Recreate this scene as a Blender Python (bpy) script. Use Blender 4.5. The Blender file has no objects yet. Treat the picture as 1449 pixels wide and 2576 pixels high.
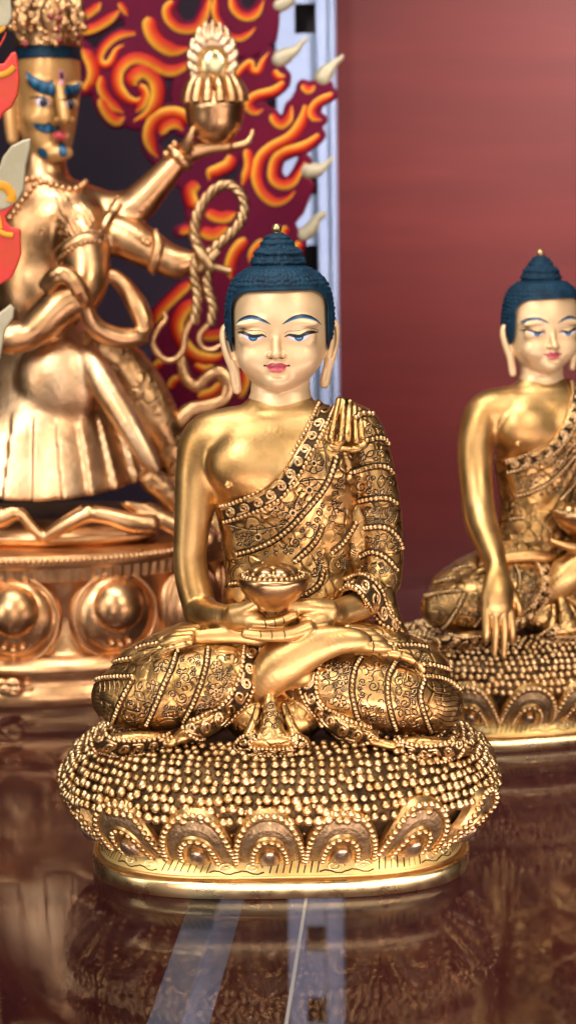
import bpy, math, random
import numpy as np
from mathutils import Vector, Matrix
from mathutils.bvhtree import BVHTree
random.seed(7); np.random.seed(7)
S = bpy.context.scene
COL = S.collection
R = math.radians

# ------------------------------------------------------------------ camera, world, lamps, exposure
F = 5513.0                       # focal length in units of the 1449 x 2576 photograph
CX, CY = 724.5, 1288.0
CAM = np.array([0.0, -0.64, 0.2])
PITCH, ROLL = R(8.5), R(-0.8)
cam_d = bpy.data.cameras.new('camera'); cam = bpy.data.objects.new('camera', cam_d); COL.objects.link(cam)
cam_d.sensor_fit = 'VERTICAL'; cam_d.sensor_height = 36.0; cam_d.lens = F / 2576 * 36.0
cam_d.clip_start = 0.01; cam_d.clip_end = 50
CM = Matrix.Rotation(math.pi / 2 - PITCH, 4, 'X') @ Matrix.Rotation(ROLL, 4, 'Z')
cam.matrix_world = Matrix.Translation(CAM) @ CM
CR = np.array(CM.to_3x3())
cam_d.dof.use_dof = True; cam_d.dof.focus_distance = 0.61; cam_d.dof.aperture_fstop = 22.0
S.camera = cam

S.world = bpy.data.worlds.new('World'); S.world.use_nodes = True
wn = S.world.node_tree; wn.nodes.clear()
def W(t, **k):
    n = wn.nodes.new(t)
    for a, b in k.items(): setattr(n, a, b)
    return n
wo = W('ShaderNodeOutputWorld'); wb = W('ShaderNodeBackground'); wt = W('ShaderNodeTexCoord')
ws = W('ShaderNodeSeparateXYZ'); wr = W('ShaderNodeValToRGB')
wnz = W('ShaderNodeTexNoise'); wnz.inputs['Scale'].default_value = 2.2; wnz.inputs['Detail'].default_value = 2
wm = W('ShaderNodeMath', operation='MULTIPLY_ADD'); wm.inputs[1].default_value = 0.9
wa = W('ShaderNodeMath', operation='ADD'); wa.inputs[1].default_value = -0.45
L_ = wn.links.new
L_(wt.outputs['Generated'], ws.inputs[0]); L_(wt.outputs['Generated'], wnz.inputs['Vector'])
L_(wnz.outputs['Fac'], wm.inputs[0]); L_(ws.outputs['Z'], wm.inputs[2]); L_(wm.outputs[0], wa.inputs[0]); L_(wa.outputs[0], wr.inputs[0])
e = wr.color_ramp.elements
e[0].position = 0.05; e[0].color = (0.06, 0.026, 0.013, 1); e[1].position = 0.75; e[1].color = (0.42, 0.36, 0.30, 1)
ee = e.new(0.42); ee.color = (0.24, 0.155, 0.10, 1)
L_(wr.outputs[0], wb.inputs[0]); wb.inputs[1].default_value = 0.22; L_(wb.outputs[0], wo.inputs[0])

def area(name, loc, target, size, power, color, sy=None, spread=180):
    d = bpy.data.lights.new(name, 'AREA'); d.energy = power; d.color = color; d.size = size
    if sy: d.shape = 'RECTANGLE'; d.size_y = sy
    d.spread = R(spread)
    o = bpy.data.objects.new(name, d); COL.objects.link(o); o.location = loc
    o.rotation_euler = (Vector(target) - Vector(loc)).to_track_quat('-Z', 'Y').to_euler()
    return o
area('shop_lamp', (-0.42, -0.75, 0.75), (0, 0, 0.1), 0.16, 8.6, (1, 0.96, 0.90), 0.50)
area('shop_lamp', (0.55, -0.62, 0.62), (0, 0, 0.1), 0.14, 4.5, (1, 0.90, 0.76), 0.40)
area('ceiling_tube', (-0.05, -0.10, 0.85), (0, 0.02, 0.0), 0.60, 5.5, (1, 0.97, 0.93), 0.10)
area('side_lamp', (-0.75, -0.45, 0.22), (0, 0, 0.09), 0.10, 2.1, (1, 0.93, 0.84), 0.55)
area('front_fill', (0.14, -1.5, 0.24), (0, 0, 0.10), 0.8, 4.8, (1, 0.95, 0.88), 0.62)  # added fill behind the camera, brightens metal facing the viewer; no actual fixture
area('wall_lamp', (0.32, 0.10, 0.44), (0.115, 0.49, 0.205), 0.12, 0.95, (1, 0.84, 0.80), 0.12, spread=44)
area('under_shelf_fill', (0.15, -0.15, -0.02), (0.05, 0.45, -0.22), 0.5, 1.7, (1, 0.86, 0.82), 0.05)  # added fill under the glass to lighten the wall and board below
S.view_settings.view_transform = 'Standard'; S.view_settings.look = 'None'
S.view_settings.exposure = 0.0; S.view_settings.gamma = 1.0
S.render.engine = 'CYCLES'
S.cycles.use_denoising = True
S.cycles.max_bounces = 8; S.cycles.glossy_bounces = 5; S.cycles.transparent_max_bounces = 12
S.cycles.sample_clamp_indirect = 6.0
S.cycles.caustics_reflective = False; S.cycles.caustics_refractive = False

# ------------------------------------------------------------------ numeric helpers
def ray(x, y):
    d = CR @ np.array([(x - CX) / F, -(y - CY) / F, -1.0]); return d
def at_z(x, y, z):
    d = ray(x, y); t = (z - CAM[2]) / d[2]; return CAM + d * t
class Frame:
    """sculpting frame: local unit = one photo unit at the depth of its origin; local -Y is towards the viewer"""
    def __init__(s, loc):
        s.loc = np.array(loc, float); s.k = (s.loc[1] + 0.64) / F
        s.o = (CAM - s.loc) / s.k
    def p(s, x, y, v=0.0):
        d = ray(x, y); Y = s.loc[1] - v * s.k; t = (Y - CAM[1]) / d[1]
        return (CAM + d * t - s.loc) / s.k
    def pr(s, *q): return tuple(s.p(q[0], q[1], q[2])) + tuple(q[3:])
def cr(pts, n=6):
    P = np.array(pts, float)
    if len(P) < 3:
        t = np.linspace(0, 1, n + 1)[:, None]; return P[0] * (1 - t) + P[-1] * t
    Q = np.vstack([2 * P[0] - P[1], P, 2 * P[-1] - P[-2]]); out = []
    t = np.linspace(0, 1, n, endpoint=False)[:, None]
    for i in range(len(P) - 1):
        a, b, c, d = Q[i:i + 4]
        out.append(0.5 * (2 * b + (c - a) * t + (2 * a - 5 * b + 4 * c - d) * t ** 2 + (3 * b - a - 3 * c + d) * t ** 3))
    return np.vstack(out + [P[-1:]])
def resample(P, step=None, n=None):
    P = np.asarray(P, float); L = np.r_[0, np.cumsum(np.linalg.norm(np.diff(P[:, :3], axis=0), axis=1))]
    if n is None: n = max(2, int(round(L[-1] / step)) + 1)
    s = np.linspace(0, L[-1], n)
    return np.stack([np.interp(s, L, P[:, i]) for i in range(P.shape[1])], 1)
def smin(a, b, k):
    if k <= 0: return np.minimum(a, b)
    h = np.maximum(k - np.abs(a - b), 0) / k
    return np.minimum(a, b) - h * h * k * 0.25
def smax(a, b, k): return -smin(-a, -b, k)

class Field:
    def __init__(s, lo, hi, h):
        s.lo = np.array(lo, float); s.h = h
        n = np.ceil((np.array(hi, float) - s.lo) / h).astype(int) + 1
        s.ax = [(s.lo[i] + h * np.arange(n[i])).astype(np.float32) for i in range(3)]
        s.D = np.full(n, 300.0, np.float32)
    def all(s): return s.ax[0][:, None, None], s.ax[1][None, :, None], s.ax[2][None, None, :]
    def box(s, lo, hi, m):
        sl = []
        for i in range(3):
            n = len(s.ax[i])
            a = int(np.clip(math.floor((lo[i] - m - s.lo[i]) / s.h), 0, n)); b = int(np.clip(math.ceil((hi[i] + m - s.lo[i]) / s.h) + 1, 0, n))
            sl.append(slice(a, max(a, b)))
        return tuple(sl), s.ax[0][sl[0]][:, None, None], s.ax[1][sl[1]][None, :, None], s.ax[2][sl[2]][None, None, :]
    def put(s, sl, d, k, mode='add'):
        if s.D[sl].size == 0: return
        if mode == 'add': s.D[sl] = smin(s.D[sl], d, k)
        elif mode == 'sub': s.D[sl] = smax(s.D[sl], -d, k)
    def chain(s, pts, k=10, n=5, sc=(1, 1, 1), mode='add', smooth=True):
        P = cr(pts, n) if (smooth and len(pts) > 2) else np.array(pts, float)
        rm = P[:, 3].max(); sc = np.array(sc, float)
        sl, X, Y, Z = s.box(P[:, :3].min(0), P[:, :3].max(0), rm + k + 3 * s.h + 6)
        if s.D[sl].size == 0: return
        d = None
        for A, B in zip(P[:-1], P[1:]):
            a, b = A[:3] * sc, B[:3] * sc; ba = b - a; L2 = max(float(ba @ ba), 1e-6)
            px, py, pz = X * sc[0] - a[0], Y * sc[1] - a[1], Z * sc[2] - a[2]
            h = np.clip((px * ba[0] + py * ba[1] + pz * ba[2]) / L2, 0, 1)
            q = np.sqrt((px - h * ba[0]) ** 2 + (py - h * ba[1]) ** 2 + (pz - h * ba[2]) ** 2) - (A[3] + (B[3] - A[3]) * h)
            d = q if d is None else np.minimum(d, q)
        s.put(sl, d.astype(np.float32), k, mode)
    def ell(s, c, r, k=10, rot=0.0, mode='add', rx=0.0):
        r = np.array(r, float); R_ = r.max()
        sl, X, Y, Z = s.box(np.array(c) - R_, np.array(c) + R_, k + 3 * s.h + 6)
        if s.D[sl].size == 0: return
        x, y, z = X - c[0], Y - c[1], Z - c[2]
        if rot: ca, sa = math.cos(rot), math.sin(rot); x, z = ca * x + sa * z, -sa * x + ca * z
        if rx: ca, sa = math.cos(rx), math.sin(rx); y, z = ca * y + sa * z, -sa * y + ca * z
        k0 = np.sqrt((x / r[0]) ** 2 + (y / r[1]) ** 2 + (z / r[2]) ** 2) + 1e-6
        k1 = np.sqrt((x / r[0] ** 2) ** 2 + (y / r[1] ** 2) ** 2 + (z / r[2] ** 2) ** 2) + 1e-6
        s.put(sl, (k0 * (k0 - 1) / k1).astype(np.float32), k, mode)
    def table(s, rows, k=10, n=2.0):
        """rows: (w, centre u, half width, front depth, back depth, centre y)"""
        T = np.array(sorted(rows), float); lo = T[0, 0]; hi = T[-1, 0]
        m = T[:, 2].max() + 20
        sl, X, Y, Z = s.box((-2000, -2000, lo), (2000, 2000, hi), 0)
        z = Z[0, 0]; I = [np.interp(z, T[:, 0], T[:, i])[None, None, :] for i in range(1, 6)]
        x = (X - I[0]) / I[1]; y = Y - I[4]; y = np.where(y < 0, y / I[2], y / I[3])
        rho = (np.abs(x) ** n + np.abs(y) ** n) ** (1.0 / n)
        d = (rho - 1) * np.minimum(I[1], np.minimum(I[2], I[3]))
        s.put(sl, d.astype(np.float32), k)
    def mesh(s):
        D = s.D; S_ = D < 0
        c = np.zeros(np.array(D.shape) - 1, np.uint8)
        for i in (0, 1):
            for j in (0, 1):
                for k in (0, 1):
                    c += S_[i:D.shape[0] - 1 + i, j:D.shape[1] - 1 + j, k:D.shape[2] - 1 + k]
        act = (c > 0) & (c < 8); idx = np.argwhere(act)
        ids = np.full(act.shape, -1, np.int32); ids[act] = np.arange(len(idx))
        cor = np.array([(i, j, k) for i in (0, 1) for j in (0, 1) for k in (0, 1)])
        val = np.stack([D[idx[:, 0] + o[0], idx[:, 1] + o[1], idx[:, 2] + o[2]] for o in cor], 1).astype(np.float64)
        acc = np.zeros((len(idx), 3)); cnt = np.zeros(len(idx))
        for a in range(8):
            for b in range(a + 1, 8):
                if np.abs(cor[a] - cor[b]).sum() != 1: continue
                va, vb = val[:, a], val[:, b]; x = (va < 0) != (vb < 0)
                t = np.where(x, va / np.where(x, va - vb, 1), 0)
                acc += np.where(x[:, None], cor[a] + t[:, None] * (cor[b] - cor[a]), 0); cnt += x
        V = s.lo + s.h * (idx + acc / cnt[:, None])
        Q = []
        for ax in range(3):
            a = [slice(None)] * 3; b = [slice(None)] * 3
            a[ax] = slice(0, -1); b[ax] = slice(1, None)
            s0 = S_[tuple(a)]; s1 = S_[tuple(b)]
            e_ = np.argwhere(s0 != s1); o1, o2 = [i for i in range(3) if i != ax]
            ok = (e_[:, o1] > 0) & (e_[:, o2] > 0) & (e_[:, o1] < D.shape[o1] - 1) & (e_[:, o2] < D.shape[o2] - 1); e_ = e_[ok]
            fl = s0[e_[:, 0], e_[:, 1], e_[:, 2]]
            def cid(d1, d2):
                q = e_.copy(); q[:, o1] += d1; q[:, o2] += d2; return ids[q[:, 0], q[:, 1], q[:, 2]]
            q = np.stack([cid(-1, -1), cid(0, -1), cid(0, 0), cid(-1, 0)], 1)
            rev = (fl == (ax == 1)); q[rev] = q[rev][:, ::-1]
            Q.append(q)
        return V, np.vstack(Q)

# ------------------------------------------------------------------ mesh plumbing
class Soup:
    """collects pieces of ONE mesh"""
    def __init__(s): s.v = []; s.f = []; s.c = []; s.m = []; s.n = 0
    def add(s, V, Fc, col=None, mi=0):
        V = np.asarray(V, float)
        if len(V) == 0: return
        s.v.append(V); s.f.append(np.asarray(Fc, np.int64) + s.n); s.n += len(V); s.m.append(np.full(len(Fc), mi, np.int32))
        if col is not None:
            col = np.asarray(col, float)
            if col.ndim == 1: col = np.tile(col, (len(V), 1))
            s.c.append(col)
_U, _Vn = 9, 6
def _sphere(nu=9, nv=6):
    V = [(0, 0, 1)]
    for j in range(1, nv):
        for i in range(nu):
            a, b = 2 * math.pi * i / nu, math.pi * j / nv; V.append((math.sin(b) * math.cos(a), math.sin(b) * math.sin(a), math.cos(b)))
    V.append((0, 0, -1)); Fq = []
    for i in range(nu):
        Fq.append((0, 1 + i, 1 + (i + 1) % nu, 1 + (i + 1) % nu))
        for j in range(nv - 2):
            a = 1 + j * nu + i; b = 1 + j * nu + (i + 1) % nu; Fq.append((a, a + nu, b + nu, b))
        k = 1 + (nv - 2) * nu; Fq.append((k + i, len(V) - 1, len(V) - 1, k + (i + 1) % nu))
    return np.array(V), np.array(Fq)
SPH = _sphere(); SPH2 = _sphere(24, 16)
def spheres(soup, C, r, col=None, mi=0, tpl=None, sc=(1, 1, 1)):
    V, Fq = tpl or SPH; C = np.asarray(C, float).reshape(-1, 3); n = len(C)
    if n == 0: return
    r = np.broadcast_to(np.asarray(r, float), (n,))
    VV = (V[None] * np.array(sc) * r[:, None, None] + C[:, None]).reshape(-1, 3)
    FF = (Fq[None] + (np.arange(n) * len(V))[:, None, None]).reshape(-1, 4)
    soup.add(VV, FF, col, mi)
def tube(soup, P, r, ns=6, col=None, mi=0, flat=None, colf=None, capped=True):
    """sweep along P (n,3); flat=(axis, factor) squashes the section along a fixed axis"""
    P = np.asarray(P, float); n = len(P)
    if n < 2: return
    r = np.broadcast_to(np.asarray(r, float), (n,)).copy()
    T = np.gradient(P, axis=0); T /= np.linalg.norm(T, axis=1)[:, None] + 1e-9
    ref = np.array([0, -1.0, 0]) if flat is None else np.array(flat[0], float)
    A = np.cross(T, ref); bad = np.linalg.norm(A, axis=1) < 0.15
    A[bad] = np.cross(T[bad], np.array([0.3, 0.2, 1.0])); A /= np.linalg.norm(A, axis=1)[:, None]
    B = np.cross(A, T)
    th = 2 * math.pi * np.arange(ns) / ns; fb = 1.0 if flat is None else flat[1]
    V = P[:, None] + r[:, None, None] * (np.cos(th)[None, :, None] * A[:, None] + fb * np.sin(th)[None, :, None] * B[:, None])
    V = V.reshape(-1, 3); i = np.arange(n - 1)[:, None] * ns; j = np.arange(ns)[None]; j2 = (j + 1) % ns
    Fq = np.stack([i + j, i + ns + j, i + ns + j2, i + j2], -1).reshape(-1, 4)[:, ::-1]
    if capped:
        ex = np.vstack([V, P[:1] - T[:1] * r[0] * 0.6, P[-1:] + T[-1:] * r[-1] * 0.6]); a = len(V)
        c0 = [(a, q, (q + 1) % ns, (q + 1) % ns) for q in range(ns)]; m = (n - 1) * ns
        c1 = [(a + 1, m + (q + 1) % ns, m + q, m + q) for q in range(ns)]
        V = ex; Fq = np.vstack([Fq, np.array(c0)[:, ::-1], np.array(c1)[:, ::-1]])
    col2 = col
    if colf is not None: 
        q = colf(np.cos(th), np.sin(th)); col2 = np.tile(q, (n, 1))
        if capped: col2 = np.vstack([col2, q.mean(0)[None], q.mean(0)[None]])
    soup.add(V, Fq, col2, mi)
def loft(soup, rings, closed=True, mi=0, cap0=False, cap1=False, col=None):
    Rg = np.array(rings, float); n, m = Rg.shape[:2]; V = Rg.reshape(-1, 3)
    j = np.arange(m if closed else m - 1); j2 = (j + 1) % m; i = np.arange(n - 1)[:, None] * m
    Fq = np.stack([i + j, i + j2, i + m + j2, i + m + j], -1).reshape(-1, 4)
    ex = []
    if cap0: ex.append((Rg[0].mean(0), 0, 1))
    if cap1: ex.append((Rg[-1].mean(0), (n - 1) * m, 0))
    for c, b, flip in ex:
        a = len(V); V = np.vstack([V, c[None]]); f = np.stack([np.full(m, a), b + np.arange(m), b + (np.arange(m) + 1) % m, b + (np.arange(m) + 1) % m], 1)
        Fq = np.vstack([Fq, f[:, ::-1] if flip else f])
    soup.add(V, Fq, col, mi)
def mesh_data(name, V, Fq, mats, col=None, mi=None, smooth=True):
    me = bpy.data.meshes.new(name); V = np.asarray(V, np.float32); Fq = np.asarray(Fq, np.int64)
    tri = Fq[:, 2] == Fq[:, 3]
    tot = np.where(tri, 3, 4); mask = np.ones(Fq.shape, bool); mask[tri, 3] = False
    me.vertices.add(len(V)); me.vertices.foreach_set('co', V.ravel())
    loops = Fq[mask].astype(np.int32); me.loops.add(len(loops)); me.loops.foreach_set('vertex_index', loops)
    st = np.r_[0, np.cumsum(tot)[:-1]].astype(np.int32)
    me.polygons.add(len(Fq)); me.polygons.foreach_set('loop_start', st)
    me.polygons.foreach_set('use_smooth', np.full(len(Fq), smooth, bool))
    for m in (mats if isinstance(mats, (list, tuple)) else [mats]): me.materials.append(m)
    if mi is not None: me.polygons.foreach_set('material_index', np.asarray(mi, np.int32))
    if col is not None:
        a = me.color_attributes.new('Col', 'FLOAT_COLOR', 'POINT'); c = np.ones((len(V), 4), np.float32); c[:, :3] = col; a.data.foreach_set('color', c.ravel())
    me.update(calc_edges=True); me.validate()
    return me
def link(name, me, parent=None):
    o = bpy.data.objects.new(name, me); COL.objects.link(o)
    if parent is not None: o.parent = parent
    return o
def wl(o):
    """world location of an unrotated chain of parents"""
    v = np.zeros(3)
    while o is not None: v = v + np.array(o.location); o = o.parent
    return v
def build(name, src, fr, mats, parent=None, col=None, smooth=True):
    """src: (V, F) in the frame's units or a Soup; linked under parent"""
    mi = None
    if isinstance(src, Soup):
        if not src.v: return None
        V = np.vstack(src.v); Fq = np.vstack(src.f); mi = np.concatenate(src.m)
        if src.c: col = np.vstack(src.c)
    else: V, Fq = src
    Wd = fr.loc + fr.k * V
    base = wl(parent) if parent is not None else np.zeros(3)
    return link(name, mesh_data(name, Wd - base, Fq, mats, col, mi, smooth), parent)
def empty(name, loc, label, cat, group=None):
    o = bpy.data.objects.new(name, None); COL.objects.link(o); o.location = loc; o.empty_display_size = 0.02
    o['label'] = label; o['category'] = cat
    if group: o['group'] = group
    return o
def bvh_of(*ms):
    V = []; P = []; n = 0
    for v, f in ms:
        V.append(v); P += (np.asarray(f) + n).tolist(); n += len(v)
    P = [q[:3] if q[2] == q[3] else q for q in P]
    return BVHTree.FromPolygons(np.vstack(V).tolist(), P)
class Caster:
    def __init__(s, fr, bvh): s.fr = fr; s.b = bvh; s.o = Vector(fr.o)
    def hit(s, x, y):
        d = Vector(ray(x, y)).normalized(); h = s.b.ray_cast(s.o, d)
        return h[0], h[1]
    def path(s, P, lift=0.0):
        """project a 2-D polyline; returns list of unbroken 3-D pieces with normals"""
        out = []; cur = []
        for x, y in np.asarray(P)[:, :2]:
            h, n = s.hit(x, y)
            if h is None: 
                if len(cur) > 1: out.append(cur)
                cur = []; continue
            q = np.array(h) + lift * np.array(n)
            if cur and np.linalg.norm(q - cur[-1][0]) > 45:
                if len(cur) > 1: out.append(cur)
                cur = []
            cur.append((q, np.array(n)))
        if len(cur) > 1: out.append(cur)
        return [(np.array([c[0] for c in r]), np.array([c[1] for c in r])) for r in out]

# ------------------------------------------------------------------ materials
def mat(name, base, metal=0.0, rough=0.5, bump=0.0, bscale=200.0, var=None, vscale=60.0, attr=False, spec=0.5, rvar=0.0, coat=0.0):
    m = bpy.data.materials.new(name); m.use_nodes = True; t = m.node_tree; b = t.nodes['Principled BSDF']; lk = t.links.new
    b.inputs['Base Color'].default_value = (*base, 1); b.inputs['Metallic'].default_value = metal; b.inputs['Roughness'].default_value = rough
    b.inputs['Specular IOR Level'].default_value = spec; b.inputs['Coat Weight'].default_value = coat; b.inputs['Coat Roughness'].default_value = 0.15
    tc = t.nodes.new('ShaderNodeTexCoord')
    if attr:
        a = t.nodes.new('ShaderNodeVertexColor'); a.layer_name = 'Col'; lk(a.outputs['Color'], b.inputs['Base Color'])
    if var is not None or rvar:
        nz = t.nodes.new('ShaderNodeTexNoise'); nz.inputs['Scale'].default_value = vscale; nz.inputs['Detail'].default_value = 5; nz.inputs['Roughness'].default_value = 0.62
        lk(tc.outputs['Object'], nz.inputs['Vector'])
        cp = t.nodes.new('ShaderNodeValToRGB'); cp.color_ramp.elements[0].position = 0.36; cp.color_ramp.elements[1].position = 0.66
        cp.color_ramp.elements[0].color = (*base, 1); cp.color_ramp.elements[1].color = (*(var or base), 1)
        lk(nz.outputs['Fac'], cp.inputs[0])
        if attr:
            mx = t.nodes.new('ShaderNodeMix'); mx.data_type = 'RGBA'; mx.blend_type = 'MULTIPLY'; mx.inputs[0].default_value = 1
            lk(a.outputs['Color'], mx.inputs[6]); lk(cp.outputs[0], mx.inputs[7]); lk(mx.outputs[2], b.inputs['Base Color'])
        else: lk(cp.outputs[0], b.inputs['Base Color'])
        if rvar:
            mr = t.nodes.new('ShaderNodeMapRange'); mr.inputs[1].default_value = 0.3; mr.inputs[2].default_value = 0.7
            mr.inputs[3].default_value = rough - rvar; mr.inputs[4].default_value = rough + rvar
            n2 = t.nodes.new('ShaderNodeTexNoise'); n2.inputs['Scale'].default_value = vscale * 2.3; n2.inputs['Detail'].default_value = 6
            lk(tc.outputs['Object'], n2.inputs['Vector']); lk(n2.outputs['Fac'], mr.inputs[0]); lk(mr.outputs[0], b.inputs['Roughness'])
    if bump:
        n3 = t.nodes.new('ShaderNodeTexNoise'); n3.inputs['Scale'].default_value = bscale; n3.inputs['Detail'].default_value = 4
        bp = t.nodes.new('ShaderNodeBump'); bp.inputs['Strength'].default_value = bump; bp.inputs['Distance'].default_value = 0.0004
        lk(tc.outputs['Object'], n3.inputs['Vector']); lk(n3.outputs['Fac'], bp.inputs['Height']); lk(bp.outputs[0], b.inputs['Normal'])
    return m
M = {}
M['brass'] = mat('brass', (0.67, 0.42, 0.175), 1.0, 0.42, 0.16, 900, (0.48, 0.265, 0.09), 50, rvar=0.07)
def chased(name, base, worn, dark, scale, freq, rough, depth=0.7, amount=0.85):
    m = mat(name, base, 1.0, rough, 0.0, 700, worn, 60, rvar=0.08); t = m.node_tree; lk = t.links.new; b = t.nodes['Principled BSDF']
    def N(ty, **k):
        n = t.nodes.new(ty)
        for q, v in k.items(): setattr(n, q, v)
        return n
    tc = N('ShaderNodeTexCoord'); ds = N('ShaderNodeTexNoise'); ds.inputs['Scale'].default_value = scale * 0.9; ds.inputs['Detail'].default_value = 1
    mxv = N('ShaderNodeVectorMath', operation='MULTIPLY_ADD'); mxv.inputs[1].default_value = (0.0017,) * 3
    lk(tc.outputs['Object'], ds.inputs['Vector']); lk(ds.outputs['Color'], mxv.inputs[0]); lk(tc.outputs['Object'], mxv.inputs[2])
    vo = N('ShaderNodeTexVoronoi'); vo.inputs['Scale'].default_value = scale; lk(mxv.outputs[0], vo.inputs['Vector'])
    ve = N('ShaderNodeTexVoronoi', feature='DISTANCE_TO_EDGE'); ve.inputs['Scale'].default_value = scale; lk(mxv.outputs[0], ve.inputs['Vector'])
    s1 = N('ShaderNodeMath', operation='MULTIPLY'); s1.inputs[1].default_value = freq; lk(vo.outputs['Distance'], s1.inputs[0])
    s2 = N('ShaderNodeMath', operation='SINE'); lk(s1.outputs[0], s2.inputs[0])
    g1 = N('ShaderNodeMapRange'); g1.inputs[1].default_value = 0.35; g1.inputs[2].default_value = 0.95; lk(s2.outputs[0], g1.inputs[0])
    g2 = N('ShaderNodeMapRange'); g2.inputs[1].default_value = 0.11; g2.inputs[2].default_value = 0.03; lk(ve.outputs['Distance'], g2.inputs[0])
    wear = N('ShaderNodeTexNoise'); wear.inputs['Scale'].default_value = 130; wear.inputs['Detail'].default_value = 3; lk(tc.outputs['Object'], wear.inputs['Vector'])
    wr_ = N('ShaderNodeMapRange'); wr_.inputs[1].default_value = 0.36; wr_.inputs[2].default_value = 0.60; lk(wear.outputs['Fac'], wr_.inputs[0])
    mxg = N('ShaderNodeMath', operation='MAXIMUM'); lk(g1.outputs[0], mxg.inputs[0]); lk(g2.outputs[0], mxg.inputs[1])
    mw = N('ShaderNodeMath', operation='MULTIPLY'); lk(mxg.outputs[0], mw.inputs[0]); lk(wr_.outputs[0], mw.inputs[1])
    am = N('ShaderNodeMath', operation='MULTIPLY'); am.inputs[1].default_value = amount; lk(mw.outputs[0], am.inputs[0])
    old = b.inputs['Base Color'].links[0].from_socket; mx = N('ShaderNodeMix', data_type='RGBA'); lk(am.outputs[0], mx.inputs[0]); lk(old, mx.inputs[6]); mx.inputs[7].default_value = (*dark, 1); lk(mx.outputs[2], b.inputs['Base Color'])
    iv = N('ShaderNodeMath', operation='SUBTRACT'); iv.inputs[0].default_value = 1.0; lk(mw.outputs[0], iv.inputs[1])
    bp = N('ShaderNodeBump'); bp.inputs['Strength'].default_value = depth; bp.inputs['Distance'].default_value = 0.0006; lk(iv.outputs[0], bp.inputs['Height']); lk(bp.outputs[0], b.inputs['Normal'])
    return m
M['robe'] = chased('robe_brass', (0.66, 0.395, 0.155), (0.40, 0.215, 0.07), (0.06, 0.028, 0.009), 215, 12.0, 0.37, 0.42, 0.8)
M['bead'] = mat('bead_brass', (0.74, 0.515, 0.28), 1.0, 0.34, 0.25, 900, (0.42, 0.245, 0.095), 170)
M['patina'] = mat('dark_patina', (0.020, 0.010, 0.004), 0.7, 0.55, 0.35, 900, (0.07, 0.038, 0.012), 160)
M['field'] = mat('stippled_brass', (0.16, 0.10, 0.05), 0.85, 0.50, 1.0, 1100, (0.34, 0.23, 0.12), 420)
M['boss'] = mat('worn_boss', (0.46, 0.33, 0.22), 0.95, 0.34, 0.5, 900, (0.30, 0.20, 0.12), 260)
M['plate'] = mat('pale_brass', (0.84, 0.68, 0.38), 1.0, 0.30, 0.08, 800, (0.76, 0.57, 0.27), 70, rvar=0.08)
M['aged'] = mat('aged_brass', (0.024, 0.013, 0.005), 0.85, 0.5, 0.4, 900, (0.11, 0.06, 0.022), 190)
M['rim'] = mat('petal_brass', (0.60, 0.39, 0.16), 1.0, 0.38, 0.3, 700, (0.34, 0.19, 0.07), 140)
M['slope'] = mat('chased_gold', (0.86, 0.62, 0.24), 0.8, 0.45, 0.2, 700, (0.76, 0.50, 0.16), 80)
M['bowl'] = mat('bowl_copper', (0.56, 0.34, 0.17), 1.0, 0.30, 0.1, 600, (0.46, 0.26, 0.11), 60)
M['skin'] = mat('cold_gold_paint', (0.78, 0.535, 0.305), 0.36, 0.44, 0.08, 700, (0.70, 0.455, 0.24), 70, rvar=0.05)
M['hair'] = mat('blue_hair_paint', (0.0018, 0.015, 0.034), 0.0, 0.6, 0.4, 900, (0.006, 0.034, 0.064), 260, spec=0.2)
M['paint'] = mat('face_paint', (1, 1, 1), 0.0, 0.42, attr=True)
M['copper'] = mat('gilt_copper', (0.76, 0.445, 0.225), 1.0, 0.34, 0.18, 500, (0.48, 0.25, 0.105), 55, rvar=0.07)
M['copperskirt'] = mat('matte_gilt', (0.80, 0.54, 0.32), 1.0, 0.40, 0.5, 420, (0.58, 0.33, 0.16), 60, rvar=0.06)
M['copperchased'] = chased('chased_copper', (0.66, 0.39, 0.19), (0.42, 0.22, 0.09), (0.10, 0.045, 0.018), 150, 12.0, 0.38, 0.6, 0.6)
M['maroon'] = mat('maroon_paint', (0.12, 0.002, 0.018), 0.0, 0.45, 0.08, 300, (0.085, 0.002, 0.022), 30, spec=0.1)
M['flame'] = mat('flame_paint', (1, 1, 1), 0.0, 0.45, 0.15, 260, (0.72, 0.66, 0.6), 60, attr=True, spec=0.15)
M['tip'] = mat('pale_tip_paint', (0.44, 0.38, 0.26), 0.15, 0.38, 0.1, 400, (0.33, 0.28, 0.18), 60)
M['white'] = mat('white_powder_coat', (0.22, 0.27, 0.40), 0.0, 0.36, 0.06, 300, (0.18, 0.23, 0.35), 30)
M['slot'] = mat('slot_dark', (0.030, 0.016, 0.016), 0.0, 0.7)
M['jewel'] = mat('red_jewel', (0.20, 0.01, 0.01), 0.0, 0.12, coat=0.5)

def wall_material():
    m = bpy.data.materials.new('red_lacquer'); m.use_nodes = True; t = m.node_tree; b = t.nodes['Principled BSDF']; lk = t.links.new
    tc = t.nodes.new('ShaderNodeTexCoord'); mp = t.nodes.new('ShaderNodeMapping'); mp.inputs['Scale'].default_value = (3, 3, 26)
    n = t.nodes.new('ShaderNodeTexNoise'); n.inputs['Scale'].default_value = 3; n.inputs['Detail'].default_value = 6
    c = t.nodes.new('ShaderNodeValToRGB'); c.color_ramp.elements[0].color = (0.044, 0.0036, 0.0031, 1); c.color_ramp.elements[1].color = (0.057, 0.0052, 0.0045, 1)
    c.color_ramp.elements[0].position = 0.35; c.color_ramp.elements[1].position = 0.7
    lk(tc.outputs['Object'], mp.inputs[0]); lk(mp.outputs[0], n.inputs['Vector']); lk(n.outputs['Fac'], c.inputs[0]); lk(c.outputs[0], b.inputs['Base Color'])
    b.inputs['Roughness'].default_value = 0.42; b.inputs['Specular IOR Level'].default_value = 0.25
    return m
M['wall'] = wall_material()
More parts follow.
